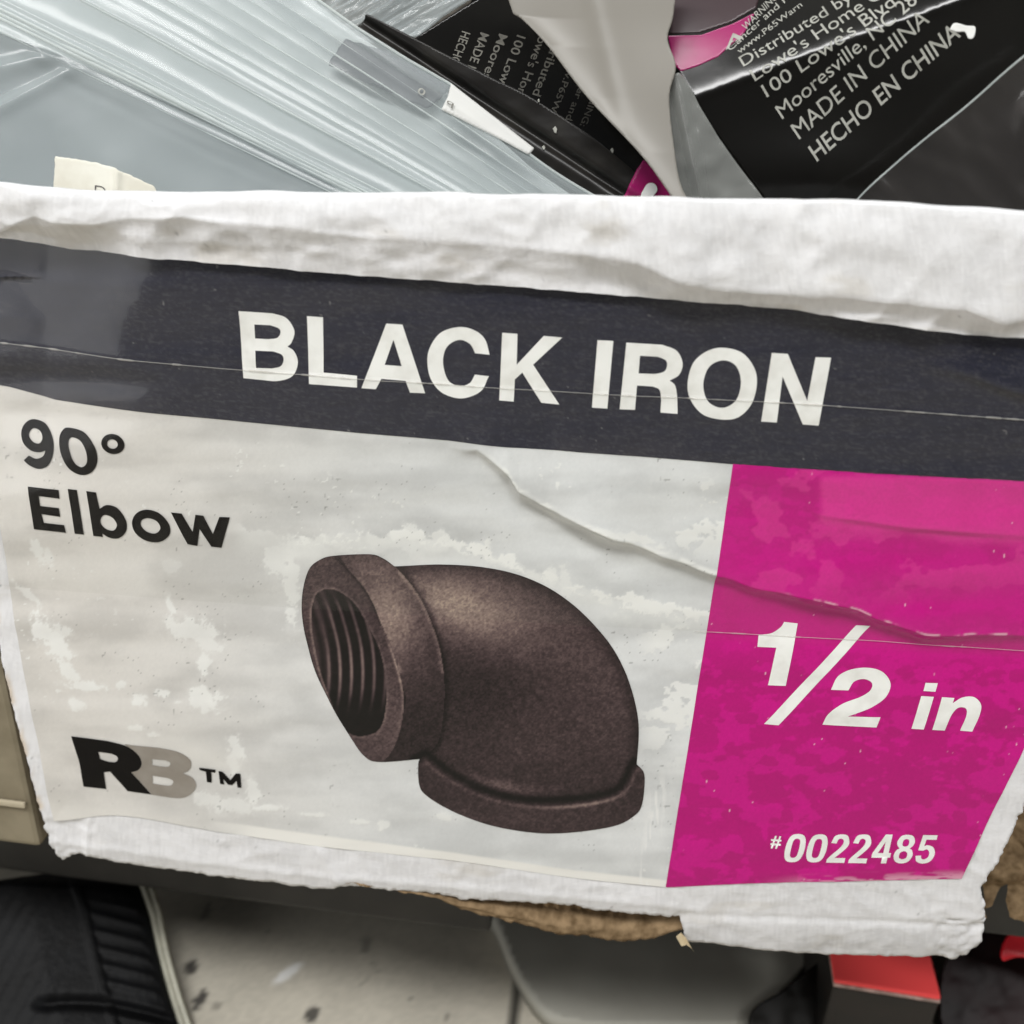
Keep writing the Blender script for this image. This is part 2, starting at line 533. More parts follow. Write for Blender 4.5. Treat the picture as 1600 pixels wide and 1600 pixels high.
# lower right flap: a score line and then the board rolls under
sc_ = y - np.interp(x, [1066, 1300, 1540], [1432, 1440, 1452])
pd = pd + np.where(x > 1060, -.25 * np.exp(-(sc_ / 5) ** 2) - .7 * np.clip(sc_ / 50, 0, 2) ** 2, 0)
pd = pd + np.where((x > 1440) & (y > 1440), -2.6 * np.abs(fbm(x / 34, y / 26, 90, 3) - .5) * sst(1420, 1500, x) + .5 * (fbm(x / 12, y / 10, 91, 2) - .5) * sst(1470, 1515, x), 0)
sl = y - np.interp(x, [60, 180, 300, 420, 531, 700, 1060], [1318, 1328, 1346, 1362, 1372, 1385, 1418])
pd = pd + np.where(x < 1062, -.55 * np.clip(sl / 22, 0, 1.5) ** 1.5 + .16 * np.exp(-(sl / 5) ** 2), 0)
pd = pd + .30 * np.exp(-((x - 137 + .08 * (y - 1300)) / 2.6) ** 2) * sst(1276, 1284, y) - .35 * sst(134, 120, x) * sst(1276, 1290, y) * (x > 60)
pd = pd - .7 * np.abs(fbm((x - y) / 46, (y + .3 * x) / 40, 94, 2) - .5) * sst(1290, 1310, y - .06 * x * (x < 1060) + 20)
pd = pd + .9 * (fbm(x / 14, y / 12, 93, 3) - .4) * sst(150, 110, x) * sst(1315, 1335, y)
# lower left: fold wrinkle at x ~ 520
pd = pd + .5 * np.exp(-((x - 500 - (y - 1330) * .6) / 9) ** 2) * sst(1310, 1335, y)
cov = np.array([(-120, 372), (1950, 530), (1800, 768), (1600, 1163), (1500, 1368), (1040, 1382), (560, 1320), (330, 1293), (150, 1273), (90, 1278), (40, 1050), (0, 850), (-60, 640)], float)
pd = pd - .6 * sst(0, 16, sdist(x, y, cov))            # board pressed in behind the label
V = W(x, y, 0, pd)
panel = mesh_np('front_panel', V, q, M_PAPER, box, c)
mod = panel.modifiers.new('thickness', 'SOLIDIFY'); mod.thickness = .0009; mod.offset = -1
n0 = panel.data.polygons[0].normal
if n0.y > 0: panel.data.flip_normals()

# ---- folded rim on top
rx = np.arange(-130, 1952, 4.0)
L0 = np.interp(rx, [-130, 0, 60, 100, 180, 240, 540, 800, 1000, 1100, 1240, 1300, 1400, 1500, 1560, 1620, 1950],
               [366, 375, 384, 391, 395, 400, 425, 445, 461, 470, 481, 489, 504, 518, 524, 522, 555]) + 2.5 * (fbm(rx / 25, rx * 0, 100, 3) - .5)
L1 = np.interp(rx, [-130, 0, 100, 200, 400, 700, 950, 1100, 1300, 1420, 1600, 1950],
               [294, 289, 295, 303, 302, 305, 310, 313, 315, 320, 334, 368]) + 3 * (vnoise(rx / 70, rx * 0, 101) - .5)
LC = np.interp(rx, [-130, 0, 40, 70, 110, 165, 205, 300, 420, 560, 700, 800, 930, 1000, 1055, 1110, 1200, 1330, 1500, 1560, 1620, 1950],
               [362, 362, 346, 333, 343, 346, 338, 332, 344, 360, 370, 376, 392, 402, 432, 446, 452, 458, 474, 500, 480, 510]) + 4 * (vnoise(rx / 45, rx * 0, 102) - .5)
h_c = np.interp(rx, [-130, 0, 60, 130, 220, 300, 420, 700, 850, 960, 1010, 1060, 1200, 1400, 1600, 1950],
                [3.0, 2.8, 4.4, 4.6, 3.4, 4.2, 3.8, 3.2, 3.2, 3.8, 4.8, 4.2, 3.2, 3.8, 3.6, 3.2]) + .5 * (vnoise(rx / 60, rx * 0, 103) - .5)
h_0 = np.interp(rx, [-130, 0, 80, 150, 220, 300, 700, 1000, 1150, 1230, 1300, 1450, 1540, 1620, 1950],
                [.6, .5, .6, .8, 1.9, 1.4, 1.5, 1.2, .9, 1.0, 2.0, 2.5, 1.4, 2.2, 2])
rows = []; rowc = []
for s in np.linspace(0, 1, 14):                       # lower facet
    yy = L0 + (LC - L0) * s
    d = h_0 + (h_c - h_0) * (s ** 1.6) + 1.0 * (fbm(rx / 80, yy / 26, 110, 2) - .5) * math.sin(math.pi * min(1, s + .15)) \
        + .12 * (fbm(rx / 16, yy / 14, 111, 3) - .5) - 1.3 * np.abs(fbm((rx + yy) / 95, (yy - .4 * rx) / 60, 115, 2) - .5)
    rows.append(W(rx, yy, 0, disp(rx, L0) * .6 + d)); rowc.append(paper_color(rx, yy, 3))
for s in np.linspace(0, 1, 16)[1:]:                   # upper facet, rolling over
    yy = LC + (L1 - LC) * s
    d = h_c * (1 - .22 * s - .25 * s ** 4) + .6 * (fbm(rx / 90, yy / 30, 113, 2) - .5) * (1 - s ** 3) + .12 * (fbm(rx / 16, yy / 14, 111, 3) - .5) - 1.3 * np.abs(fbm((rx + yy) / 95, (yy - .4 * rx) / 60, 115, 2) - .5)
    rows.append(W(rx, yy, 0, disp(rx, L0) * .6 * (1 - s) + d)); rowc.append(paper_color(rx, yy, 3, (219, 219, 220)))
top = rows[-1].copy()
for k in range(1, 8):                                 # the roll over the top and down inside
    a = k / 7 * math.pi
    P = top.copy(); P[:, 1] += .0013 * (1 - math.cos(a)) ; P[:, 2] += .0004 * math.sin(a) - (.0004 * k if k > 4 else 0)
    rows.append(P); rowc.append(rowc[-1])
for dz in (.004, .012, .03):
    P = rows[-1].copy(); P[:, 2] -= dz; P[:, 1] += .0042; rows.append(P); rowc.append(rowc[-1])
V, Q = loft(rows)
rim_o = mesh_np('folded_rim', V, Q[:, ::-1], M_PAPER, box, np.concatenate(rowc))

# ---- the label: grey printed paper
LAB_T = lambda x: np.interp(x, [-60, 0, 77, 190, 560, 1040, 1145], [604, 612, 630, 640, 675, 715, 724])
lab_out = np.concatenate([
    smooth_path([(-60, 580), (400, 640), (1145, 700), (1147, 724), (1128, 850), (1092, 1080), (1040, 1386)], closed=False),
    smooth_path([(1040, 1386), (900, 1372, 1), (700, 1343, 1), (500, 1322, 1), (330, 1297, 1), (230, 1279, 1), (170, 1274, 1), (110, 1281, 1), (84, 1283)], closed=False)[1:],
    smooth_path([(84, 1283), (72, 1230, 1), (60, 1160, 1), (40, 1060, 1), (22, 960, 1), (8, 860, 1), (-10, 760, 1), (-60, 580)], closed=False)[1:]])
xy, q, rim = trim_grid(lab_out, 2.0)
x, y = xy.T


def flake_field(x, y):
    """how far the tape has lifted in whitish flakes (0..1)"""
    m = np.zeros_like(x)
    n1 = fbm(x / 26, y / 22, 200, 5, .6); n2 = fbm(x / 60, y / 40, 210, 5, .62)
    # ragged tidemark arching over the fitting
    arc = np.interp(x, [360, 440, 480, 560, 640, 700, 800, 880, 940, 1000, 1100], [812, 836, 836, 828, 832, 840, 872, 902, 925, 940, 955])
    d = y - arc + 40 * (n1 - .5)
    m = np.maximum(m, sst(-2, 3, d) * sst(70, 10, d) * sst(355, 390, x) * .75 * (.55 + .45 * sst(.4, .55, n2)))
    m = np.maximum(m, sst(-1, 2, d) * sst(26, 14, d) * sst(440, 470, x) * sst(.42, .5, n1))
    # right hand mottling beside the magenta
    k = sst(1000, 1050, x) * sst(735, 770, y) * sst(880, 830, y)
    m = np.maximum(m, .8 * k * sst(.47, .50, n2 + .10 * (n1 - .5)))
    k = sst(985, 1030, x) * sst(930, 990, y) * sst(1230, 1120, y)
    m = np.maximum(m, .75 * k * sst(.48, .51, n2 + .16 * (n1 - .5)))
    # scattered flakes on the left
    for (bx, by, rx_, ry, rot, s) in [(66, 985, 12, 30, -.5, 1), (92, 1010, 14, 22, -.7, 1), (105, 1045, 10, 26, -.6, 1), (135, 1072, 30, 7, .1, 1),
                                   (100, 985, 18, 7, .4, .8), (300, 985, 34, 17, .2, .8), (325, 1005, 22, 10, .6, .8), (265, 945, 5, 15, -.2, .9),
                                   (318, 1040, 9, 14, .3, .9), (320, 1092, 24, 15, .3, .9), (220, 1092, 10, 9, 0, .9), (254, 1083, 9, 6, 0, .9), (190, 1070, 8, 6, 0, .8),
                                   (122, 1100, 13, 8, .2, .7), (278, 1097, 8, 3, -.2, .7), (370, 1172, 11, 20, -.2, .8), (365, 1195, 8, 15, -.4, .7),
                                   (395, 1240, 9, 26, -.25, .8), (425, 1262, 26, 4, .05, .9), (490, 1273, 22, 3, .05, .9), (560, 1284, 13, 3, .05, .9), (600, 1288, 9, 8, 0, .9),
                                   (330, 1250, 30, 12, .4, .6), (370, 1258, 20, 9, .3, .6), (455, 905, 10, 60, 0, .8), (435, 870, 20, 24, 0, .7),
                                   (60, 860, 7, 16, -.4, .7), (270, 885, 14, 10, 0, .3), (75, 870, 6, 12, -.5, .6), (40, 925, 22, 5, .7, .6),
                                   (213, 1137, 12, 4, .1, .8), (240, 1147, 8, 5, 0, .7), (690, 1275, 12, 6, .2, .8), (950, 825, 18, 4, .35, .9), (1000, 838, 32, 6, .33, .9),
                                   (860, 900, 9, 13, 0, .95), (885, 908, 9, 22, -.1, .8), (760, 850, 6, 12, 0, .9), (690, 838, 14, 9, 0, .9), (640, 832, 14, 12, 0, .9)]:
        cx = (x - bx) * math.cos(rot) + (y - by) * math.sin(rot); cy = -(x - bx) * math.sin(rot) + (y - by) * math.cos(rot)
        r = np.sqrt((cx / rx_) ** 2 + (cy / ry) ** 2) + 2.2 * (fbm(x / 11, y / 11, 230, 4, .7) - .5)
        m = np.maximum(m, s * (.30 * sst(1.6, .9, r) + .55 * sst(1.12, .85, r)) * (.7 + .5 * n1))
    # a few loose little ones
    n3 = fbm(x / 9, y / 8, 240, 3)
    m = np.maximum(m, .75 * sst(.80, .83, n3) * sst(.55, .7, vnoise(x / 130, y / 90, 241)))
    return m


def label_color(x, y):
    warm = sst(750, 60, x)[:, None]
    base = lin((213, 215, 215)) * (1 - warm) + lin((209, 206, 201)) * warm
    sh = fbm(x / 170, y / 34, 250, 4)
    wet = fbm(x / 90, y / 60, 260, 4)
    base = base * (.86 + .20 * sst(.32, .66, sh * .5 + wet * .5))[:, None]
    grain = fbm(x / 3.0, y / 3.0, 262, 2)
    base = base * (.965 + .07 * grain)[:, None]
    fl = flake_field(x, y)
    col = base * (1 - fl[:, None]) + lin((233, 234, 231)) * fl[:, None]
    # soft white bloom around the emblem and the lower corner
    bl = np.exp(-(((x - 300) / 75) ** 2 + ((y - 1175 - .35 * (x - 300)) / 26) ** 2)) * .5 + sst(1235, 1275, y - .10 * (x - 100)) * sst(360, 200, x) * .5
    bl = np.maximum(bl, sst(-30, -2, y - (1345 + .075 * (x - 560)) ) * .0)
    col = col * (1 - bl[:, None]) + lin((228, 226, 220)) * bl[:, None]
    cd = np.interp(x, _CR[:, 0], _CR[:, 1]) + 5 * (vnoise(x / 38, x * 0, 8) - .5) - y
    wk = sst(-2, 1, cd) * sst(11, 3, cd) * sst(740, 800, x) * (.25 + .6 * sst(.4, .6, fbm(x / 30, y / 8, 272, 3)))  # pale strip: worn fold and the ridge's lit edge, painted together
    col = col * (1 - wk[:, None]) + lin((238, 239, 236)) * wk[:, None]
    sp = sst(.95, .975, vnoise(x / 4, y / 4, 270)) * sst(.6, .8, vnoise(x / 40, y / 40, 271))
    col = col * (1 - .45 * sp[:, None])
    # a lighter strip along the lower edge where the board shows
    low = np.interp(x, [80, 200, 330, 500, 700, 900, 1040], [1276, 1270, 1282, 1305, 1330, 1360, 1375])
    k = sst(-2, 2, y - low) * sst(300, 420, x)
    col = col * (1 - k[:, None]) + lin((232, 231, 226)) * k[:, None]
    # rubbed vertical streaks just left of the magenta
    st = sst(.55, .62, fbm(x / 6, y / 50, 275, 3)) * np.exp(-((x - 1020 + .16 * (y - 1300)) / 12) ** 2) * sst(1190, 1260, y)
    return col * (1 - .7 * st[:, None]) + lin((236, 236, 234)) * .7 * st[:, None], fl


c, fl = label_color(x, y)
edge, _, _ = nearest(x, y, lab_out[-90:], closed=False)
raise_ = .30 * sst(30, 0, edge)                        # the left edge of the label lifts off the board
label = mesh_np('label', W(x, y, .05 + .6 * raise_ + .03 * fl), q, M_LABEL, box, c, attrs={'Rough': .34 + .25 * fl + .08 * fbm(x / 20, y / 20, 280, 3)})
if label.data.polygons[0].normal.y > 0: label.data.flip_normals()


def strip(name, top, bot, x0, x1, step, off, colf, parent, rough):
    """band between two edges given over x"""
    xs = np.arange(x0, x1 + step, step)
    n = int(max(2, (bot(xs) - top(xs)).max() / step))
    s = np.linspace(0, 1, n)[:, None]
    Y = top(xs)[None] * (1 - s) + bot(xs)[None] * s; X = np.repeat(xs[None], n, 0)
    P = W(X.ravel(), Y.ravel(), off).reshape(n, len(xs), 3)
    V, Q = loft(list(P))
    o = mesh_np(name, V, Q, M_LABEL, parent, colf(X.ravel(), Y.ravel()), attrs={'Rough': rough(X.ravel(), Y.ravel())})
    if o.data.polygons[0].normal.y > 0: o.data.flip_normals()
    return o


def band_color(x, y):
    c = np.repeat(lin((43, 44, 55))[None], len(x), 0)
    scr = fbm(x / 30, y / 2.2, 300, 3)
    c = c * (.76 + .48 * scr)[:, None]
    haze = sst(.5, .68, fbm(x / 130, y / 60, 310, 4)) * sst(600, 690, y - .09 * (x - 200))
    c = c * (1 - .25 * haze[:, None]) + lin((104, 98, 94)) * (.25 * haze[:, None])
    dust = sst(.965, .985, vnoise(x / 4, y / 4, 320)) * sst(.62, .85, vnoise(x / 42, y / 34, 321))
    dust = np.maximum(dust, .16 * sst(.70, .84, fbm(x / 14, y / 1.8, 322, 2)))
    dust = np.maximum(dust, .12 * sst(.60, .75, fbm(x / 4.5, y / 2.2, 325, 2)))
    c = c * (1 - .5 * dust[:, None]) + lin((150, 148, 146)) * (.5 * dust[:, None])
    return c


BT = lambda x: np.interp(x, [-120, 0, 60, 240, 540, 1100, 1240, 1400, 1600, 1960], [348, 358, 366, 385, 410, 455, 464, 478, 492, 520])
BB = lambda x: np.interp(x, [-120, 0, 77, 190, 300, 560, 800, 1040, 1145, 1355, 1560, 1600, 1960], [596, 612, 630, 641, 651, 675.5, 696, 715.5, 724, 738.5, 750, 752, 772])
band = strip('header_band', BT, BB, -120, 1900, 2.2, .11, band_color, label, lambda x, y: .26 + .16 * fbm(x / 14, y / 6, 330, 3) + .0 * x)

# ---- magenta panel
MT = np.array([(1145, 724), (1355, 738.5), (1560, 750), (1600, 752), (1790, 762)], float)
mag_out = np.concatenate([
    smooth_path([(1145, 723), (1355, 737.5), (1600, 751), (1800, 764)], closed=False),
    smooth_path([(1800, 764), (1700, 960), (1640, 1088), (1600, 1168), (1560, 1250), (1502, 1372)], closed=False)[1:],
    smooth_path([(1502, 1372), (1420, 1374, 1), (1330, 1376, 1), (1250, 1377, 1), (1160, 1380, 1), (1040, 1386)], closed=False)[1:],
    smooth_path([(1040, 1386), (1092, 1062), (1126, 852), (1145, 723)], closed=False)[1:-1]])
xy, q, rim = trim_grid(mag_out, 2.0)
x, y = xy.T


def magenta_color(x, y):
    a = fbm(x / 52, y / 24, 400, 5, .6); b = fbm(x / 22, y / 15, 410, 4, .6)
    zone = sst(1000, 1060, y) + .5 * sst(900, 760, y)
    dark = sst(.475, .555, a * .6 + b * .4) * np.clip(.35 + .65 * zone, 0, 1)
    dark = np.maximum(dark, .9 * sst(.64, .66, vnoise(x / 30, y / 22, 412) * .7 + .3 * b) * sst(1020, 1060, y))
    c0 = lin((196, 8, 130)); c1 = lin((179, 8, 115))
    c = c0 * (1 - dark[:, None]) + c1 * dark[:, None]
    # paler: reflection painted in at the upper right, lifted tape elsewhere
    pale = sst(1275, 1290, x + 12 * (b - .5)) * sst(736, 748, y) * sst(838, 815, y - .08 * (x - 1300) + 20 * (a - .5)) * .55
    pale = np.maximum(pale, .35 * sst(.53, .57, fbm(x / 50, y / 36, 420, 4)) * sst(960, 880, y))
    c = c * (1 - pale[:, None]) + lin((222, 66, 150)) * pale[:, None]
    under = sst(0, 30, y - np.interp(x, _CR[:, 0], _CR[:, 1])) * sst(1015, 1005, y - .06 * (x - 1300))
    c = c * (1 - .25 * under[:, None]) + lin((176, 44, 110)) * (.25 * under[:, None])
    g = fbm(x / 2.6, y / 2.6, 430, 2)
    c = c * (.93 + .14 * g)[:, None]
    # scuffed paper showing on the crease ridge and along the lower edge
    d = np.interp(x, _CR[:, 0], _CR[:, 1]) + 5 * (vnoise(x / 38, x * 0, 8) - .5) - y
    sc = sst(2.6, .6, np.abs(d - 1)) * sst(.45, .65, fbm(x / 18, x * 0, 440, 3)) * sst(1200, 1290, x) * .8
    low = sst(18, 2, np.interp(x, [1040, 1502], [1386, 1373]) - y) * sst(.45, .6, fbm(x / 40, y / 5, 445, 4)) * sst(1180, 1330, x) * .5
    sp = sst(.955, .975, vnoise(x / 4, y / 4, 450)) * sst(.62, .8, vnoise(x / 36, y / 36, 451)) * .7
    k = np.maximum(np.maximum(sc * .8, low), sp)
    return c * (1 - k[:, None]) + lin((238, 205, 214)) * k[:, None]


mag = mesh_np('size_panel', W(x, y, .11), q, M_LABEL, label, magenta_color(x, y), attrs={'Rough': .36 + .14 * fbm(x / 20, y / 20, 460, 3)})
if mag.data.polygons[0].normal.y > 0: mag.data.flip_normals()

# ---- lettering
ON = lambda x, y: W(x, y, .16)
s5 = .3125
g5 = lambda *L: glyph(350, 460, s5, *L)
g6 = lambda *L: glyph(850, 500, s5, *L)
loops = []
loops += g5([(75, 82), (245, 94), (312, 118, 1), (352, 182, 1), (338, 240, 1), (318, 260), (352, 285, 1), (371, 340, 1), (345, 405, 1), (272, 430, 1), (190, 425), (100, 416)],
            [(152, 150), (232, 154), (274, 170, 1), (282, 194, 1), (264, 218, 1), (222, 224), (156, 220)],
            [(158, 280), (248, 284), (290, 300, 1), (300, 328, 1), (284, 358, 1), (242, 368), (163, 365)])
loops += g5([(415, 108), (495, 114), (500, 388), (668, 403), (668, 462), (428, 445)])
loops += g5([(812, 145), (893, 150), (1007, 492), (932, 488), (910, 430), (790, 418), (762, 470), (690, 465)], [(848, 225), (890, 357), (805, 350)])
loops += g5([(1330, 298), (1306, 222, 1), (1255, 178, 1), (1180, 161, 1), (1085, 190, 1), (1030, 265, 1), (1018, 340, 1), (1037, 425, 1), (1095, 492, 1), (1190, 517, 1), (1285, 480, 1), (1326, 405),
              (1256, 398), (1230, 440, 1), (1180, 455, 1), (1122, 428, 1), (1096, 340, 1), (1115, 262, 1), (1175, 226, 1), (1230, 245, 1), (1257, 291)])
loops += glyph(540, 280, .35, [(700, 683), (768, 688), (765, 825), (885, 698), (968, 705), (838, 825), (955, 1003), (875, 995), (790, 860), (757, 890), (752, 988), (688, 982)])
loops += g6([(268, 98), (347, 102), (317, 440), (240, 434)])
loops += g6([(412, 110), (590, 122), (662, 152, 1), (693, 215, 1), (675, 272, 1), (628, 300), (655, 325, 1), (665, 380, 1), (668, 468), (582, 462), (586, 400), (578, 348, 1), (545, 330), (465, 325), (455, 448), (378, 444)],
            [(480, 177), (568, 182), (608, 200, 1), (615, 228, 1), (600, 256, 1), (558, 268), (473, 265)])
loops += g6([(890, 137, 1), (990, 162, 1), (1052, 240, 1), (1063, 325, 1), (1035, 420, 1), (970, 484, 1), (885, 496, 1), (790, 468, 1), (730, 392, 1), (718, 310, 1), (745, 215, 1), (810, 157, 1)],
            [(897, 200, 1), (960, 228, 1), (984, 312, 1), (958, 400, 1), (890, 437, 1), (820, 405, 1), (796, 320, 1), (826, 232, 1)])
loops += g6([(1138, 162), (1218, 167), (1315, 402), (1357, 184), (1435, 187), (1372, 526), (1293, 520), (1192, 280), (1163, 510), (1085, 505)])
outlines_mesh('title_lettering', loops, ON, M_INK_W, label)

gl_ = lambda *L: glyph(0, 640, .2875, *L)
loops = []
loops += gl_([(150, 74, 1), (222, 97, 1), (270, 168, 1), (278, 245, 1), (255, 307, 1), (205, 328, 1), (150, 312, 1), (115, 285), (142, 260), (185, 276, 1), (222, 262, 1), (234, 232), (198, 242, 1), (148, 232, 1), (105, 195, 1), (88, 140, 1), (105, 95, 1)],
             [(152, 120, 1), (192, 132, 1), (210, 168, 1), (195, 197, 1), (158, 188, 1), (132, 152, 1)])
loops += gl_([(360, 110, 1), (450, 132, 1), (512, 205, 1), (528, 280, 1), (500, 338, 1), (440, 355, 1), (370, 322, 1), (322, 245, 1), (308, 165, 1), (325, 122, 1)],
             [(382, 158, 1), (432, 178, 1), (465, 235, 1), (470, 290, 1), (442, 314, 1), (400, 290, 1), (370, 228, 1), (362, 182, 1)])
el = lambda cx, cy, a, b, r=.25: [(cx + a * math.cos(t) * math.cos(r) - b * math.sin(t) * math.sin(r), cy + a * math.cos(t) * math.sin(r) + b * math.sin(t) * math.cos(r)) for t in np.linspace(0, 2 * math.pi, 32, endpoint=False)]
loops += gl_(el(613, 187, 65, 53), el(611, 187, 30, 25))
loops += gl_([(148, 420), (320, 436), (326, 482), (212, 468), (220, 522), (322, 534), (330, 580), (228, 565), (242, 612), (352, 625), (362, 665), (190, 645)])
loops += gl_([(370, 430), (420, 435), (460, 675), (410, 670)])
loops += gl_([(472, 440), (525, 447), (545, 535), (585, 515, 1), (642, 532, 1), (688, 595, 1), (690, 655, 1), (650, 694, 1), (600, 692, 1), (560, 668), (563, 688), (512, 682)],
             [(578, 568, 1), (618, 585, 1), (640, 622, 1), (622, 652, 1), (580, 643, 1), (552, 612, 1), (555, 582, 1)])
loops += gl_([(800, 540, 1), (870, 560, 1), (922, 618, 1), (925, 675, 1), (872, 715, 1), (800, 710, 1), (742, 668, 1), (722, 610, 1), (745, 560, 1)],
             [(810, 585, 1), (856, 602, 1), (876, 640, 1), (850, 668, 1), (805, 660, 1), (772, 626, 1), (775, 596, 1)])
loops += gl_([(932, 555), (990, 562), (1050, 660), (1065, 568), (1108, 573), (1160, 672), (1195, 580), (1252, 582), (1205, 748), (1150, 742), (1088, 645), (1075, 738), (1022, 728)])
outlines_mesh('product_lettering', loops, ON, M_INK_K, label)

g7 = lambda *L: glyph(100, 1120, .1875, *L)
loops = g7([(62, 158), (370, 200), (525, 242, 1), (620, 312, 1), (648, 385, 1), (622, 440, 1), (560, 462), (730, 645), (530, 618), (385, 455), (332, 460), (352, 600), (162, 582), (125, 370)],
           [(285, 290), (395, 305), (440, 325, 1), (450, 350, 1), (430, 375, 1), (370, 374), (302, 352)])
loops += g7([(1125, 425), (1262, 445), (1258, 468), (1225, 463), (1230, 550), (1190, 545), (1180, 460), (1130, 445)])
loops += g7([(1285, 455), (1320, 462), (1385, 530), (1430, 475), (1468, 478), (1478, 592), (1445, 588), (1438, 535), (1400, 570), (1365, 565), (1325, 520), (1335, 565), (1300, 560)])
outlines_mesh('emblem_letter', loops, lambda x, y: W(x, y, .17), M_INK_K, label)
loops = g7([(505, 226), (800, 255), (952, 290, 1), (1045, 350, 1), (1060, 400, 1), (1040, 448, 1), (990, 470), (1072, 512, 1), (1100, 575, 1), (1060, 640, 1), (960, 675, 1), (735, 648), (560, 462), (622, 440, 1), (648, 385, 1), (612, 305, 1)],
           [(735, 348), (845, 360), (880, 375, 1), (886, 395, 1), (866, 415, 1), (800, 412), (735, 400)],
           [(738, 490), (865, 510), (905, 530, 1), (908, 553, 1), (882, 572, 1), (820, 568), (740, 555)])
outlines_mesh('emblem_letter', loops, lambda x, y: W(x, y, .14), M_INK_G, label)

g8 = lambda *L: glyph(1150, 950, .25625, *L)
loops = []
loops += g8([(295, 90), (378, 100), (303, 474), (195, 470), (245, 240), (130, 235), (138, 165), (215, 156, 1), (272, 122, 1)])
loops += g8([(735, 112), (822, 115), (258, 710), (170, 702)])
loops += g8([(578, 497), (622, 415, 1), (700, 373, 1), (800, 362, 1), (892, 388, 1), (942, 460, 1), (912, 540, 1), (830, 598, 1), (740, 634, 1), (680, 655), (880, 660), (855, 724), (525, 705), (562, 640, 1), (645, 580, 1), (755, 540, 1), (818, 500, 1), (828, 456, 1), (780, 432, 1), (720, 448, 1), (685, 500)])
loops += g8([(1155, 455), (1230, 457), (1215, 508), (1142, 503)])
loops += g8([(1128, 533), (1205, 538), (1143, 737), (1068, 732)])
loops += g8([(1255, 540), (1330, 545), (1320, 575), (1380, 542, 1), (1448, 540, 1), (1490, 580, 1), (1485, 640, 1), (1440, 752), (1365, 746), (1402, 650, 1), (1398, 607, 1), (1352, 604, 1), (1310, 650, 1), (1272, 745), (1195, 740)])
outlines_mesh('size_lettering', loops, ON, M_INK_W, label)
DIG = {'0': [[(13, 0, 1), (22, 3, 1), (26, 14, 1), (26, 30, 1), (22, 41, 1), (13, 44, 1), (4, 41, 1), (0, 30, 1), (0, 14, 1), (4, 3, 1)],
             [(13, 7, 1), (17.5, 10, 1), (18.5, 22, 1), (17.5, 34, 1), (13, 37, 1), (8.5, 34, 1), (7.5, 22, 1), (8.5, 10, 1)]],
       '2': [[(0, 0), (25, 0), (25, 7.5), (10, 7.5), (20, 19, 1), (25, 27, 1), (25, 34, 1), (21, 42, 1), (13, 44, 1), (4, 41.5, 1), (.5, 31), (8, 30), (9.5, 36, 1), (13, 37.5, 1), (17, 35, 1), (17, 29, 1), (13, 22, 1), (4, 11, 1), (0, 5)]],
       '4': [[(15, 0), (22.5, 0), (22.5, 9), (26, 9), (26, 16), (22.5, 16), (22.5, 44), (13, 44), (0, 16), (0, 9), (15, 9)], [(15, 16), (15, 33), (7.5, 16)]],
       '8': [[(13, 0, 1), (22, 3, 1), (26, 12, 1), (24, 20, 1), (20, 23), (24, 28, 1), (25, 34, 1), (21, 42, 1), (13, 44, 1), (5, 42, 1), (1, 34, 1), (2, 28, 1), (6, 23), (2, 20, 1), (0, 12, 1), (4, 3, 1)],
             [(13, 6.5, 1), (18, 9, 1), (18, 16, 1), (13, 19, 1), (8, 16, 1), (8, 9, 1)], [(13, 26, 1), (17, 28, 1), (17, 35, 1), (13, 37.5, 1), (9, 35, 1), (9, 28, 1)]],
       '5': [[(0, 12), (7.5, 12.5), (9, 8, 1), (13, 6.5, 1), (17.5, 10, 1), (18, 17, 1), (14, 22, 1), (8.5, 20), (2, 20.5), (4, 44), (24, 44), (24, 37), (10, 37), (9, 27), (14, 28.5, 1), (22, 25, 1), (26, 15, 1), (22, 3.5, 1), (12, 0, 1), (3, 3.5, 1)]]}
loops = []
for k_, ch_ in enumerate('0022485'):
    for L in DIG[ch_]:
        loops.append(np.array([(1222 + k_ * 34.2 + p[0] * 1.13 + p[1] * .24, 1345.5 + (k_ * 34.2 + p[0]) * .013 - p[1] * 1.0) for p in smooth_path(L, 6)]))
outlines_mesh('number_lettering', loops, ON, M_INK_W, label)
font_mesh('number_sign', '#', (1203, 1321), (1219, 1322), (3, -19), ON, M_INK_W, label, bold=.02)

# ---- printed picture of the pipe elbow (a flat print: its light and shade are ink)
K = .4125
kk = lambda pts: np.array([(p[0] * K + 400, p[1] * K + 820) for p in smooth_path(pts)])
sil = kk([(200, 170, 1), (245, 130, 1), (300, 116, 1), (430, 111, 1), (480, 126, 1), (525, 157), (700, 150, 1), (860, 160, 1), (1000, 190, 1), (1130, 250, 1), (1250, 345, 1), (1340, 450, 1), (1400, 560, 1), (1438, 680, 1), (1450, 780, 1), (1442, 905), (1468, 935, 1), (1472, 980, 1), (1462, 1060, 1), (1435, 1100, 1), (1360, 1140, 1), (1200, 1165, 1), (1050, 1165, 1), (880, 1135, 1), (740, 1080, 1), (645, 1022, 1), (618, 980, 1), (615, 905, 1), (622, 885), (470, 896, 1), (410, 873, 1), (350, 790, 1), (290, 690, 1), (220, 540, 1), (180, 380, 1), (175, 270, 1)])
ring = kk([(200, 170, 1), (245, 130, 1), (300, 120, 1), (352, 170, 1), (425, 260, 1), (482, 390, 1), (530, 510, 1), (556, 610, 1), (560, 700, 1), (540, 800, 1), (505, 870, 1), (462, 896, 1), (410, 875, 1), (350, 790, 1), (290, 690, 1), (220, 540, 1), (180, 380, 1), (175, 270, 1)])
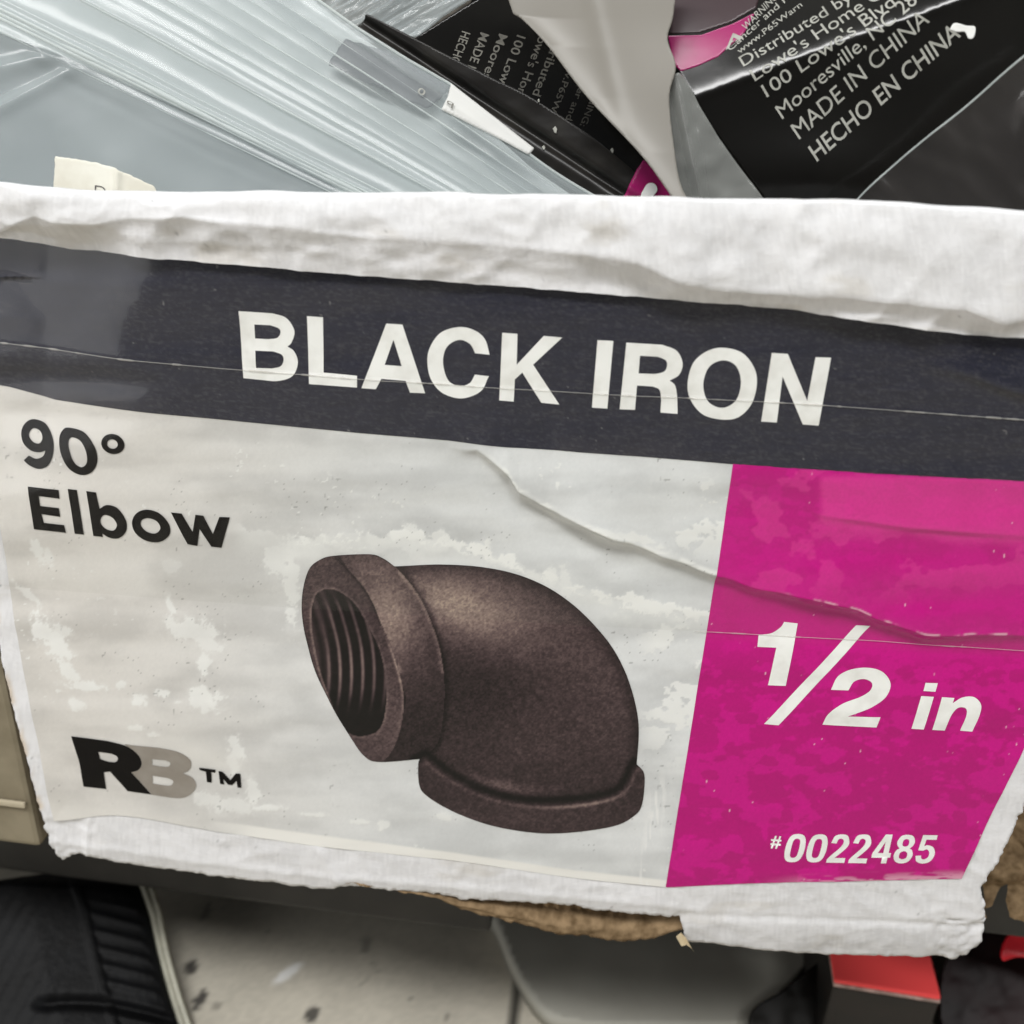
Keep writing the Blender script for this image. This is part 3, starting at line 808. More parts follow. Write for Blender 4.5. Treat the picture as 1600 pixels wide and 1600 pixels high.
bore = kk([(240, 252, 1), (300, 246, 1), (370, 295, 1), (430, 390, 1), (480, 510, 1), (495, 640, 1), (480, 750, 1), (440, 790, 1), (370, 795, 1), (320, 745, 1), (270, 630, 1), (230, 500, 1), (212, 380, 1), (215, 300, 1)])
collar = kk([(300, 100), (430, 105), (525, 157, 1), (605, 250, 1), (662, 360, 1), (700, 480, 1), (715, 600, 1), (710, 720, 1), (690, 820, 1), (625, 895), (460, 910), (560, 700, 1), (556, 610, 1), (482, 390, 1), (352, 170, 1)])
foot = kk([(610, 905), (640, 884), (700, 935, 1), (780, 985, 1), (870, 1025, 1), (1000, 1055, 1), (1130, 1062, 1), (1280, 1047, 1), (1390, 1008, 1), (1440, 915), (1500, 915), (1500, 1200), (600, 1200)])
xy, q, rim = trim_grid(sil, 1.5)
x, y = xy.T
cx, cy = (x - 400) / K, (y - 820) / K                   # coordinates in the enlarged print
gr = fbm(x / 3.2, y / 2.6, 500, 3, .6) - .5
gr2 = fbm(x / 7, y / 6, 505, 3) - .5
blob = lambda bx, by, a, b, r=0: np.exp(-((((cx - bx) * math.cos(r) + (cy - by) * math.sin(r)) / a) ** 2 + ((-(cx - bx) * math.sin(r) + (cy - by) * math.cos(r)) / b) ** 2))
dsil = sdist(x, y, sil)
v = .29 + .36 * blob(740, 300, 260, 115, .35) + .12 * blob(1000, 330, 330, 170, .6) + .06 * blob(1050, 800, 300, 150) - .05 * blob(850, 640, 160, 160) \
    + .07 * blob(1330, 600, 130, 330, -.3)
v = v * (.75 + .25 * sst(0, 22, dsil))
dcol = sdist(x, y, collar)
v = v * (1 - .45 * np.exp(-(np.clip(-dcol, 0, 99) / 7) ** 2) * (cx > 500) * (cy < 860))
inn = dcol > 0
vc = .29 + .38 * blob(505, 340, 125, 185, -.3) + .10 * blob(400, 150, 120, 60) - .04 * sst(560, 760, cy)
vc = vc + .16 * np.exp(-(np.clip(dcol - 2, 0, 99) / 3.5) ** 2) * (cy < 560) * (cx > 540)
v = np.where(inn, vc, v)
dfoot = sdist(x, y, foot)
v = np.where(dfoot > 0, .30 + .05 * blob(1000, 1110, 400, 60), v)
v = v - .20 * np.exp(-((dfoot + 9) / 6) ** 2) * (dfoot < 4)
v = v + .30 * np.exp(-((dfoot - 3) / 3.0) ** 2) * (.35 + .65 * blob(1270, 1050, 170, 60)) * (cx > 640) + .16 * np.exp(-((dfoot + 22) / 9) ** 2) * blob(930, 990, 150, 60)
dr = sdist(x, y, ring)
vr = .37 + .07 * blob(500, 760, 120, 170) + .03 * blob(240, 250, 80, 120)
vr = vr + .30 * np.exp(-((dr - 2.0) / 2.0) ** 2) * blob(525, 560, 60, 170) - .14 * np.exp(-((dr - 1.5) / 2.5) ** 2) * (cy < 380) * (cx > 300)
v = np.where(dr > 0, vr, v)
db = sdist(x, y, bore)
vb = .15 + .05 * gr2
ph = (cx - 300 - .14 * (cy - 450) + .00075 * (cy - 470) ** 2) / 43.0
thr = np.clip(np.sin(ph * 2 * math.pi), -1, 1)
amp = sst(740, 610, cy) * sst(255, 320, cy) * sst(245, 300, cx)
vb = vb + amp * (-.02 + .50 * np.clip(thr, 0, 1) ** 1.5 * (.55 + .45 * blob(350, 540, 120, 110)))
vb = vb + .20 * sst(330, 250, cx) * sst(680, 560, cy) * (.6 + .4 * thr)
vb = vb - .04 * sst(560, 700, cy)
v = np.where(db > 0, vb, v)
v = v + .22 * np.exp(-((db + 1.5) / 1.8) ** 2) * (.35 + .65 * blob(215, 480, 110, 260)) * (db < 1)
body_gr = np.where(db > 0, .25, 1) * (.55 + 1.3 * np.clip(v, 0, 1))
v = np.clip(v + body_gr * (.22 * gr + .10 * gr2), .03, 1)
warm = np.clip((v - .35) * 2.2, 0, 1)[:, None]
tone = lin((255, 208, 214)) * (1 - warm) + lin((255, 228, 206)) * warm
tone = tone * np.where((dr > 0) & (db < 0), 1, 1)[:, None]
c = (v[:, None] ** 2.65) * tone * .74
pic = mesh_np('elbow_picture', W(x, y, .12), q, M_LABEL, label, c, attrs={'Rough': .4 + 0 * x})
if pic.data.polygons[0].normal.y > 0: pic.data.flip_normals()

# ---- clear tape over the label: two strips, each with a dusty cut edge
def tape(top, bot, x0, x1, off=.24, edges=True):
    xs = np.arange(x0, x1, 6.0)
    n = int((bot(xs) - top(xs)).max() / 8)
    rows = []
    for s in np.linspace(0, 1, n):
        yy = top(xs) * (1 - s) + bot(xs) * s
        rows.append(W(xs, yy, off))
    V, Q = loft(rows)
    o = mesh_np('clear_tape', V, Q[:, ::-1], M_TAPE, box)
    for k, e in ((0, top), (1, bot)) if edges else ():
        xs2 = np.arange(x0 if k == 0 else 1085, x1, 3.0)
        yy = e(xs2)
        wd = .55 + 1.0 * sst(.55, .75, fbm(xs2 / 20, xs2 * 0, 520 + k, 3)) * (1 if k == 0 else .5)
        r = [W(xs2, yy - wd, .245), W(xs2, yy, .29 + .05 * wd), W(xs2, yy + wd, .245)]
        V, Q = loft(r)
        mesh_np('tape_edge', V, Q[:, ::-1], M_EDGE, o)
    return o


M_EDGE = mat_film('dusty_tape_edge', (214, 212, 205), .38, rough=.5, trans=.1)
T0 = lambda x: np.interp(x, [-120, 0, 200, 376, 600, 800, 1000, 1200, 1280, 1600, 1950], [530, 541, 562, 577, 594, 606, 618, 627, 632, 655, 680])
T1 = lambda x: np.interp(x, [-120, 0, 400, 760, 1110, 1600, 1950], [905, 915, 945, 967, 987, 1017, 1036])
tape(T0, T1, -100, 1760)
TU = lambda x: BT(x) + 6
tape(TU, lambda x: T0(x) - 5, -100, 1760, .21, False)

# ---- other panels of the box
def plank(name, P, thick, mat, parent):
    """flat quad P (4 world points) given thickness along its normal"""
    P = [Vector(p) for p in P]
    n = (P[1] - P[0]).cross(P[3] - P[0]).normalized() * thick
    bm = bmesh.new()
    a = [bm.verts.new(p) for p in P]; b = [bm.verts.new(p - n) for p in P]
    bm.faces.new(a); bm.faces.new(b[::-1])
    for i in range(4): bm.faces.new([a[i], b[i], b[(i + 1) % 4], a[(i + 1) % 4]])
    bmesh.ops.recalc_face_normals(bm, faces=bm.faces)
    me = bpy.data.meshes.new(name); bm.to_mesh(me); bm.free()
    return link(name, me, mat, parent)


XL, XR = -0.093, 0.092
ZT = BOX_BOTTOM + 0.098
Zb = SHELF_TOP + .0006
DEP = 0.130
plank('side_panel', [(XL, .004, Zb), (XL - .003, .004, ZT), (XL - .003, DEP, ZT), (XL, DEP, Zb)], .0025, M_KRAFT_D, box)
plank('side_panel', [(XR, .022, Zb), (XR + .012, .006, ZT), (XR + .012, DEP, ZT), (XR, DEP, Zb)], .0025, M_KRAFT_D, box)
plank('back_panel', [(XL, DEP, Zb), (XR, DEP, Zb), (XR + .012, DEP, ZT - .02), (XL, DEP, ZT - .02)], .0025, M_KRAFT_D, box)
plank('bottom_panel', [(XL + .004, .012, Zb), (XR - .004, .012, Zb), (XR - .004, DEP, Zb), (XL + .004, DEP, Zb)], .0025, M_KRAFT_D, box)

# torn brown board showing under the front panel
tx = np.arange(520, 1080, 3.0)
tu = np.interp(tx, [520, 700, 900, 1080], [1372, 1390, 1405, 1420])
tl = np.interp(tx, [520, 545, 620, 690, 720, 760, 800, 870, 960, 1010, 1050, 1064, 1080], [1376, 1381, 1396, 1411, 1428, 1437, 1447, 1464, 1477, 1476, 1466, 1458, 1450]) + 6 * (fbm(tx / 12, tx * 0, 530, 3) - .5)
rows = []
for s in np.linspace(0, 1, 22):
    yy = tu * (1 - s) + tl * s
    d = -1.0 + 1.2 * (fbm(tx / 50, yy / 16, 533, 3) - .5) + .35 * (fbm(tx / 10, yy / 6, 534, 2) - .5) - 2.4 * math.sin(math.pi * s) * np.interp(tx, [520, 700, 900, 1000, 1060], [.1, .5, 1, 1.8, 2.2])
    d = d + 1.3 * np.exp(-((s - .80) / .10) ** 2) - 1.6 * np.exp(-((s - .64) / .07) ** 2)
    d = d + .75 * np.sin(tx / 17 * 2 * math.pi + 1.5 * vnoise(tx / 60, tx * 0, 536)) * math.exp(-((s - .42) / .2) ** 2) * np.interp(tx, [520, 760, 820, 1000, 1060], [0, .2, 1, 1, .3])
    rows.append(W(tx, yy, 0, d))
last = rows[-1].copy(); last[:, 1] += .004; rows.append(last)
last = last.copy(); last[:, 1] += .010; last[:, 2] += .002; rows.append(last)
V, Q = loft(rows)
mesh_np('torn_edge', V, Q[:, ::-1], M_KRAFT, box)
# little curl of torn facing at the end of the tear
fx = np.array([1056, 1064, 1072, 1078.0])
rows = [W(fx + k * 3, np.array([1462, 1458, 1466, 1476.0]) + k * 7 + np.array([0, 3, 0, -2.0]), 0, np.array([1.2, .4, .9, 1.6]) * (1 - .25 * k) - 1) for k in range(4)]
V, Q = loft(rows); V = V.copy()
tornbit = mesh_np('torn_paper', V, Q[:, ::-1], mat_plain('torn_paper', (222, 205, 172), .9, .1), box)

# crumpled kraft side flap at the right lower corner
flap_map = Slope(1585, 1360, .018, (-.35, -1, .35), lambda x, y: 6 * (fbm(x / 44, y / 34, 540, 3, .5) - .5) + .5 * (fbm(x / 9, y / 8, 545, 2) - .5))
fo = np.concatenate([ragged([(1540, 1430), (1530, 1330), (1560, 1270), (1640, 1230), (1720, 1200)], 3, 4, seed=20),
                     ragged([(1720, 1200), (1720, 1440), (1640, 1452), (1600, 1446), (1578, 1436), (1572, 1410), (1576, 1384), (1562, 1392), (1552, 1412), (1530, 1418), (1530, 1424), (1540, 1430)], 2, 3, seed=21)[1:]])
xy, q, rim = trim_grid(fo, 3)
flap = mesh_np('torn_flap', flap_map(xy[:, 0], xy[:, 1]), q, M_KRAFT, box)



# ------------------------------------------------------------------ PLASTIC BAGS IN THE BOX
def pillow(name, out, step, mp, mat, parent, thick=4.0, soft=40.0, color=None, back=None):
    """closed flat bag: front sheet on mp, back sheet thick mm behind it, both meeting at the outline"""
    xy, q, rim = trim_grid(np.asarray(out, float), step)
    x, y = xy.T
    d, _, _ = nearest(x, y, np.asarray(out, float))
    t = np.sqrt(np.clip(d / soft, 0, 1)) * thick
    Vf = mp(x, y)
    Vb = back(x, y, -t) if back else Vf - mp.n * (t * 1e-3)[:, None]
    bid = np.arange(len(x)) + len(x)
    r = np.nonzero(rim)[0]
    bid[r] = r                                        # the rim is shared
    V = np.concatenate([Vf, Vb])
    Q = np.concatenate([q, bid[q][:, ::-1]])
    keep = np.unique(Q); re = -np.ones(len(V), int); re[keep] = np.arange(len(keep))
    c = None if color is None else np.concatenate([color, color])[keep]
    o = mesh_np(name, V[keep], re[Q], mat, parent, c, face=False)
    me = o.data
    n = np.cross(Vf[q[:, 1]] - Vf[q[:, 0]], Vf[q[:, 2]] - Vf[q[:, 0]])
    if (n * (CAM - Vf[q[:, 0]])).sum() < 0: me.flip_normals()
    return o


def sheet(name, out, step, mp, mat, parent, off=0.0, thick=.00015):
    xy, q, rim = trim_grid(np.asarray(out, float), step)
    o = mesh_np(name, mp(xy[:, 0], xy[:, 1], off), q, mat, parent)
    if thick:
        m = o.modifiers.new('thickness', 'SOLIDIFY'); m.thickness = thick; m.offset = -1
    return o


def cord(name, P, r, mat, parent=None, n=6):
    """thin rounded bead along world points"""
    P = np.asarray(P, float); T = np.gradient(P, axis=0); T /= np.linalg.norm(T, axis=1)[:, None] + 1e-12
    up = np.array([0.3, -.8, .5]); A = np.cross(T, up); A /= np.linalg.norm(A, axis=1)[:, None]; B = np.cross(T, A)
    rr = np.broadcast_to(np.asarray(r, float), (len(P),))[:, None]
    rows = [P + rr * (math.cos(a) * A + math.sin(a) * B) for a in np.linspace(0, 2 * math.pi, n + 1)]
    V, Q = loft(rows)
    return mesh_np(name, V, Q, mat, parent, face=False)


M_CLEAR = mat_film('clear_poly_film', (204, 213, 214), .27, rough=.17, spec=.7, trans=.15)
M_MILKY = mat_film('milky_poly_film', (153, 149, 141), .86, rough=.34, spec=.4, trans=.15)
M_GREYF = mat_film('grey_poly_film', (150, 152, 148), .50, rough=.18, spec=.5, trans=.1)
M_SMOKE = mat_film('thin_clear_film', (110, 106, 104), .10, rough=.16, spec=.6, trans=.1)
M_BLACK = mat_plain('black_bag_film', (15, 14, 12), .17, .5, noise=(40, (24, 23, 20), .4, .7))
M_SEAL = mat_plain('black_heat_seal', (24, 22, 20), .33, .3, noise=(160, (40, 38, 34), .45, .75))
M_MAG = mat_plain('magenta_print', (150, 18, 92), .25, .5, noise=(120, (120, 12, 70), .5, .8))
M_TXT = mat_plain('pale_print', (160, 160, 152), .4, .3, noise=(400, (128, 128, 120), .5, .8))
M_TXT2 = mat_plain('grey_print', (132, 130, 122), .45, .3, noise=(300, (96, 94, 88), .45, .75))
M_STICK = mat_film('white_film_sticker', (226, 226, 222), .80, rough=.4, trans=.1)
M_BEAD = mat_film('film_edge_bead', (215, 222, 220), .55, rough=.2, trans=.2)

# ---- pleated clear bag, upper left
LA = lambda x: 45 + .487 * x                          # lowest pleat
LB = lambda x: -345 + .69 * x + .00006 * (x - 500) ** 2   # upper edge of the bag


def pleats(x, y):
    qv = (LA(x) - y) / np.maximum(LA(x) - np.minimum(LB(x), LA(x) - 20), 20)   # 0 lowest pleat .. 1 upper edge
    fan = np.clip((LA(x) - LB(x)) / 300, .05, 1.3)
    wob = .012 * (vnoise(x / 160, y / 160, 600) - .5)
    h = np.zeros_like(x)
    for (c_, a_, w_) in [(-.012, .9, .03), (.055, 1.3, .05), (.085, .9, .05), (.128, .7, .05), (.31, 1.0, .08), (.385, .8, .05), (.45, .9, .05),
                         (.52, .8, .05), (.60, .9, .06), (.68, .7, .05), (.755, .8, .05), (.84, .6, .05), (.92, .5, .05)]:
        am = a_ * (.16 if c_ > .33 else 1) * (.3 + 1.3 * vnoise(x / 220, x * 0 + c_ * 50, 610))
        u = qv - c_ - wob
        h += am * np.where(u > 0, np.exp(-u / w_), np.exp(-(u / .016) ** 2))
    h *= .85 * np.clip(fan, .25, 1) * sst(-.06, .02, qv)
    low = sst(.02, -.05, qv)
    h += low * (1.0 * (fbm((x + .8 * y) / 190, (y - .5 * x) / 90, 620, 2) - .5) + 1.2 * np.exp(-((y - 95 + .35 * (x - 60) + .004 * (x - 60) ** 2 * .3) / 16) ** 2) * sst(260, 60, x))
    h += low * .9 * np.exp(-((y - 150 + .55 * (x - 40)) / 14) ** 2) * sst(170, 90, x)
    return h * .62 + .3 * (fbm(x / 90, y / 90, 630, 2) - .5)


mp1 = Slope(300, 305, .012, (.06, -.90, .42), pleats)
bag1 = thing('clear_bag', tuple(mp1.p), 'clear plastic bag gathered in long pleats inside the white box', 'bag')
out1 = smooth_path([(-130, -90), (390, -90), (500, 2), (560, 45), (640, 95), (705, 132), (770, 190, 1), (830, 243, 1), (900, 290, 1), (1000, 345), (1010, 420), (-130, 420)])
pillow('film', out1, 1.8, mp1, M_CLEAR, bag1, thick=5, soft=60, back=Slope(300, 305, .012, (.06, -.90, .42)))
xs = np.linspace(470, 930, 80)
ye = np.interp(xs, *np.array([p for p in out1 if 380 < p[0] < 1000 and p[1] < 360 and p[1] > -95]).T)
cord('edge_bead', mp1(xs, ye - 0.0, .1), .00022, M_BEAD, bag1)
for k_, (q_, r_, xa, xb) in enumerate([(-.012, .00010, -120, 560), (.045, .00022, -120, 600), (.062, .00030, -120, 620), (.082, .00018, -60, 600), (.128, .00008, -100, 640), (.30, .00013, 40, 720),
                                       (.385, .00010, 140, 740), (.45, .00012, 120, 790), (.52, .00008, 200, 800), (.60, .00012, 240, 830), (.69, .00007, 330, 850), (.76, .00010, 300, 860), (.85, .00008, 420, 900)]):
    xs_ = np.linspace(xa, xb, 160)
    ys_ = LA(xs_) - (q_ + .012 * (vnoise(xs_ / 160, xs_ / 320, 600) - .5)) * np.maximum(LA(xs_) - np.minimum(LB(xs_), LA(xs_) - 20), 20)
    fade = sst(0, .12, (xs_ - xa) / (xb - xa)) * sst(1, .9, (xs_ - xa) / (xb - xa)) if xa > -50 else 1
    cord('pleat_highlight', mp1(xs_, ys_, .02), np.maximum(r_ * 2.6 * np.clip(fbm(xs_ / 90, xs_ * 0 + 3.7 * k_, 645, 3) - .22, 0, 1) * fade, 1.2e-5), M_BEAD, bag1, 7)  # pale cords added as the bright highlights along the pleats
sheet('see_through_patch', ragged([(512, 100), (540, 60), (610, 82), (708, 134), (668, 170), (600, 140), (570, 128), (545, 116), (512, 100)], 3, 5, seed=33), 3,
      Slope(300, 305, .0145, (.06, -.90, .42)), mat_plain('see_through_dim', (44, 46, 54), .4, .3, noise=(220, (70, 72, 80), .4, .7)), bag1)  # added dark sheet, stands for the black bag seen through the film
sheet('inner_film', smooth_path([(-120, 8), (-120, -80), (400, -80), (500, 10), (560, 56), (700, 146), (830, 262), (930, 330), (900, 400), (640, 400), (520, 290), (300, 178), (100, 88)]), 6,
      Slope(300, 305, .0165, (.06, -.90, .42)), mat_film('inner_poly_film', (214, 222, 221), .42, rough=.3, trans=.1), bag1)
st_ = sheet('sticker', [(705, 131), (835, 233), (826, 243), (775, 215), (690, 172), (700, 152)], 3, mp1, M_STICK, bag1, off=.35)
font_mesh('sticker_print', '0', (652, 146), (662, 152), (5, -9), lambda x, y: mp1(x, y, .5), M_TXT, bag1, cut=None)
font_mesh('sticker_print', 'q', (698, 163), (708, 169), (3, -8), lambda x, y: mp1(x, y, .7), M_TXT2, bag1, cut=None)
# grey fittings showing dimly inside the bag
mp1b = Slope(300, 305, .022, (.06, -.90, .42), lambda x, y: 2.0 * fbm(x / 140, y / 110, 640, 2))
sheet('lining', smooth_path([(-130, -90), (400, -90), (490, 30), (535, 95), (675, 172), (850, 295), (950, 350), (960, 420), (-130, 420)]), 6, mp1b,
      mat_plain('grey_lining', (62, 70, 76), .4, .4, noise=(38, (128, 134, 136), .42, .62)), bag1)

# ---- paper tag at the lower left
mpt = Slope(160, 300, .0085, (.1, -.9, .35), lambda x, y: .6 * np.exp(-((x - 184) / 6) ** 2))
tagp = sheet('paper_tag', ragged([(82, 330), (86, 244), (150, 254), (183, 264), (188, 267), (240, 290), (262, 330), (82, 330)], 1.2, 3, seed=30), 2.5, mpt,
             mat_plain('cream_paper', (226, 224, 212), .8, .2, noise=(200, (210, 206, 192), .4, .7)), None)
tag(tagp, 'small torn cream paper tag with a handwritten letter behind the box rim', 'tag')
font_mesh('handwriting', 'D', (148, 307), (165, 309), (1, -19), lambda x, y: mpt(x, y, .12), mat_plain('pen_ink', (35, 25, 38), .5), tagp, bold=-.02, cut=None)

# ---- crumpled clear bag behind, top middle
mp2 = Slope(620, 60, .050, (-.1, -.9, .35), lambda x, y: 2.6 * (fbm((x + 1.7 * y) / 34, (y - .6 * x) / 140, 650, 4, .55) - .5))
bag2 = thing('clear_bag', tuple(mp2.p), 'crumpled clear plastic bag behind the black text bag at the top', 'bag')
pillow('film', [(440, -70), (740, -70), (735, -5), (690, 22), (655, 55), (600, 70), (540, 60), (470, 40)], 2.5, mp2, M_CLEAR, bag2, thick=4, soft=30)
sheet('lining', [(430, -70), (760, -70), (735, 5), (655, 62), (560, 90), (430, 40)], 6, Slope(620, 60, .058, (-.1, -.9, .35)), mat_plain('dim_lining', (92, 90, 84), .5, .4, noise=(80, (140, 132, 120), .4, .7)), bag2)

# ---- black bag with print running downwards
mp3 = Slope(850, 305, .030, (-.05, -.97, .24), lambda x, y: .9 * (vnoise(x / 160, y / 120, 660) - .5) + .03 * (fbm(x / 30, y / 26, 665, 2) - .5))
bag3 = thing('black_bag', tuple(mp3.p), 'black plastic bag with small grey print running downwards behind the pleated bag', 'bag')
pillow('film', smooth_path([(860, -90), (1010, -80), (1080, 120), (1080, 420), (640, 420), (620, 150), (640, 70), (652, 56), (748, -3)]), 2.6, mp3, M_BLACK, bag3, thick=8, soft=60)
o3 = lambda x, y: mp3(x, y, .12)
dd = np.array([-.37, .93])
for txt, x0, y0, L, cap in [('HECHO EN', 722, 48, 78, 15), ('MADE IN C', 751, 50, 90, 15), ('Mooresville', 780, 52, 112, 15), ("100 Lowe's B", 808, 54, 124, 15), ("Lowe's Home", 846, 46, 124, 15),
                            ('Distributed by', 874, 40, 148, 15), ('www.P65Warn', 898, 78, 130, 11), ('Cancer and Do', 920, 95, 132, 11), ('WARNING: ER', 940, 110, 118, 11)]:
    font_mesh('print', txt, (x0, y0), (x0 + dd[0] * L, y0 + dd[1] * L), (cap * .93, cap * .30), o3, M_TXT2, bag3, bold=.01, cut=9)
mp3s = Slope(850, 305, .0225, (-.05, -.96, .28), lambda x, y: .6 * (fbm(x / 90, y / 60, 670, 2) - .5) + .05 * (fbm(x / 22, y / 18, 672, 2) - .5)
             - .9 * np.exp(-((y - (45 + .66 * (x - 585))) / 9) ** 2))
sheet('heat_seal', smooth_path([(556, 44), (568, 28, 1), (585, 28, 1), (700, 86, 1), (770, 122, 1), (830, 152, 1), (930, 218, 1), (1010, 285, 1), (1060, 340), (1040, 400), (930, 400), (760, 230), (640, 110)]), 2.2, mp3s, M_SEAL, bag3, thick=.0005)
sheet('magenta_corner', [(978, 303), (995, 268), (1006, 252), (1030, 268), (1075, 330), (1070, 380), (960, 380), (960, 330)], 4, mp3s, M_MAG, bag3, off=1.6)
outlines_mesh('print', [smooth_path([(995, 330), (1003, 304), (1012, 290, 1), (1023, 290, 1), (1027, 300, 1), (1018, 312), (1022, 330)])], lambda x, y: mp3s(x, y, 1.9), M_INK_W, bag3, cut=None)
for cx_, cy_, r_ in [(868, 204, 4), (850, 231, 3), (842, 158, 2), (957, 236, 3)]:      # torn scuffs on the seal
    sheet('pale_fleck', [(cx_ - r_, cy_ - r_ * .6), (cx_, cy_ - r_ * 1.6), (cx_ + r_ * .7, cy_ - r_ * .4), (cx_ + r_ * .4, cy_ + r_ * 1.3), (cx_ - r_ * .3, cy_ + r_)], 1.0, mp3s, M_TXT, bag3, off=.25)

# ---- milky folded bag in the middle
def milky(x, y):
    e = np.interp(y, [-80, 30, 75, 155, 240, 300, 345], [795, 806, 858, 920, 1000, 1045, 1075])
    return 1.6 * np.exp(-np.clip(x - e, 0, 900) / 45) + .9 * (vnoise(x / 150, y / 180, 680) - .5) + .35 * np.exp(-((x - 925 - .25 * y) / 14) ** 2) * sst(260, 120, y)


mp4 = Slope(950, 305, .017, (-.12, -.95, .30), milky)
bag4 = thing('milky_bag', tuple(mp4.p), 'empty beige grey translucent bag folded to a point between two black bags', 'bag')
out4 = smooth_path([(770, -80), (806, 28), (822, 38, 1), (860, 78, 1), (920, 156, 1), (1000, 242, 1), (1040, 295, 1), (1075, 350), (1110, 350), (1068, 300, 1), (1052, 220, 1), (1046, 150, 1), (1056, 104, 1), (1043, 60, 1), (1052, 20, 1), (1062, -80)])
pillow('film', out4, 2.5, mp4, M_MILKY, bag4, thick=2.2, soft=20)

# ---- glossy black bag on the right
FOLD = lambda x: 150 - .38 * (x - 1095) + .00004 * (x - 1095) ** 2


def black_r(x, y):
    d = FOLD(x) - y                                   # > 0 above the fold
    h = np.where(d > 0, -.042 * (d - 8 * (1 - np.exp(-d.clip(0) / 8))), -.004 * np.clip(-d, 0, 400))
    dent = -((x - 1280) / 150) ** 2 - ((y - 265) / 60) ** 2
    h += .9 * np.exp(dent) + .9 * (vnoise(x / 210, y / 160, 690) - .5) + .012 * (fbm(x / 24, y / 20, 695, 2) - .5)
    h += .10 * np.exp(-(d / 9) ** 2) * (fbm(x / 18, y / 30, 697, 2) - .2)
    return h


mp5 = Slope(1300, 305, .021, (.05, -.97, .24), black_r)
bag5 = thing('black_bag', tuple(mp5.p), 'glossy black plastic bag with pale slanting print at the right of the box', 'bag')
out5 = smooth_path([(1070, -80), (1050, 20, 1), (1046, 60, 1), (1054, 95, 1), (1066, 112, 1), (1093, 165, 1), (1130, 222, 1), (1182, 292, 1), (1215, 340), (1250, 420), (1720, 420), (1720, -80)])
pillow('film', out5, 2.5, mp5, M_BLACK, bag5, thick=7, soft=50)
o5 = lambda x, y: mp5(x, y, .10)
sheet('magenta_print', [(1048, 45), (1100, 46), (1150, 28), (1188, 8), (1168, 44), (1125, 84), (1090, 100), (1066, 107), (1053, 92)], 2.5, mp5, M_MAG, bag5, off=.07)
sheet('maroon_print', [(1052, 38), (1058, -60), (1210, -60), (1190, 0), (1150, 24), (1100, 41), (1050, 41)], 3, mp5, mat_plain('maroon_print', (52, 34, 38), .3, .5), bag5, off=.05)
for txt, A, B, U, b_ in [('HECHO EN CHINA', (1276, 253), (1502, 56), (-15, -24), .008), ('MADE IN CHINA', (1249, 218), (1453, 34), (-15, -23), .0),
                         ('Mooresville, NC 28117', (1223, 186), (1478, -34), (-13, -20), .0), ("100 Lowe's Blvd", (1199, 152), (1404, 5), (-11, -19), .0),
                         ("Lowe's Home Centers", (1180, 127), (1470, -66), (-10, -18), .0), ('Distributed by:', (1163, 103), (1345, -10), (-8, -17), .0),
                         ('WARNING: Can', (1170, 41), (1250, -42), (-6, -11), .0), ('Cancer and Re', (1144, 76), (1252, -22), (-6, -10), .0), ('www.P65Warn', (1158, 81), (1262, 0), (-5, -9), .0)]:
    font_mesh('print', txt, A, B, U, o5, M_TXT, bag5, bold=b_, cut=8)
tri = lambda k: [(1152 + k * 0, 76 - 0), (1138 + 2 * k, 73 - k), (1150 + k * .2, 45 + 2.6 * k), (1166 - 2 * k, 51 + .6 * k)]
outlines_mesh('print', [np.array([(1137, 74), (1150, 44), (1166, 52)], float), np.array([(1143, 69), (1150.5, 52), (1159, 56.5)], float)], o5, M_TXT, bag5, cut=None)
mp5b = Slope(1120, 305, .0185, (.02, -.96, .28), lambda x, y: 1.6 * (fbm(x / 60, y / 80, 700, 3, .45) - .5) + 1.2 * np.exp(-((x - 1062 - .2 * (y - 150)) / 10) ** 2))
sheet('clear_margin', smooth_path([(1046, 128), (1062, 116, 1), (1080, 140, 1), (1096, 172, 1), (1132, 228, 1), (1184, 298, 1), (1220, 350), (1225, 400), (1040, 400), (1056, 300, 1), (1042, 190, 1)]), 3, mp5b, M_GREYF, bag5)

sheet('pale_fleck', smooth_path([(1484, 46), (1492, 36, 1), (1510, 40, 1), (1524, 42, 1), (1522, 58, 1), (1514, 60, 1), (1508, 50, 1), (1496, 50, 1)]), 1.5, mp5, M_INK_W, bag5, off=.12)  # small white patch on the film
# ---- thin clear film in front at the far right
mp6 = Slope(1450, 305, .0125, (-.2, -.95, .24), lambda x, y: .9 * (fbm((x + y) / 120, (y - x) / 60, 710, 2) - .5) + 2.0 * np.exp(-(((x - 1603) / 14) ** 2 + ((y - 178) / 26) ** 2)))
bag6 = thing('clear_bag', tuple(mp6.p), 'thin clear film bag with a rolled seam over the glossy black bag', 'bag')
e6 = smooth_path([(1318, 345), (1345, 306, 1), (1420, 238, 1), (1510, 166, 1), (1600, 88, 1), (1720, 0)], closed=False)
pillow('film', np.concatenate([e6, [(1720, 420), (1290, 420)]]), 3, mp6, M_SMOKE, bag6, thick=3, soft=40)
cord('rolled_seam', mp6(e6[:, 0], e6[:, 1], .1), .00013, M_BEAD, bag6)

# ---- dark stock deeper in the box, closing the gaps
mp7 = Slope(800, 100, .068, (0, -.95, .3), lambda x, y: 2 * (fbm(x / 160, y / 90, 720, 2) - .5))
bag7 = thing('black_bag', tuple(mp7.p), 'dark bag deep in the box, seen only in gaps between the other bags', 'bag')
pillow('film', [(-200, -120), (1850, -120), (1800, 330), (-150, 330)], 10, mp7, M_BLACK, bag7, thick=20, soft=120)

# ------------------------------------------------------------------ SHELVES AND THINGS BELOW
def grid_axis(a, b, step, far):
    return np.r_[-far, np.linspace(a - (far + a) * .4, a, 4)[:-1] if False else [], np.arange(a, b, step), far]


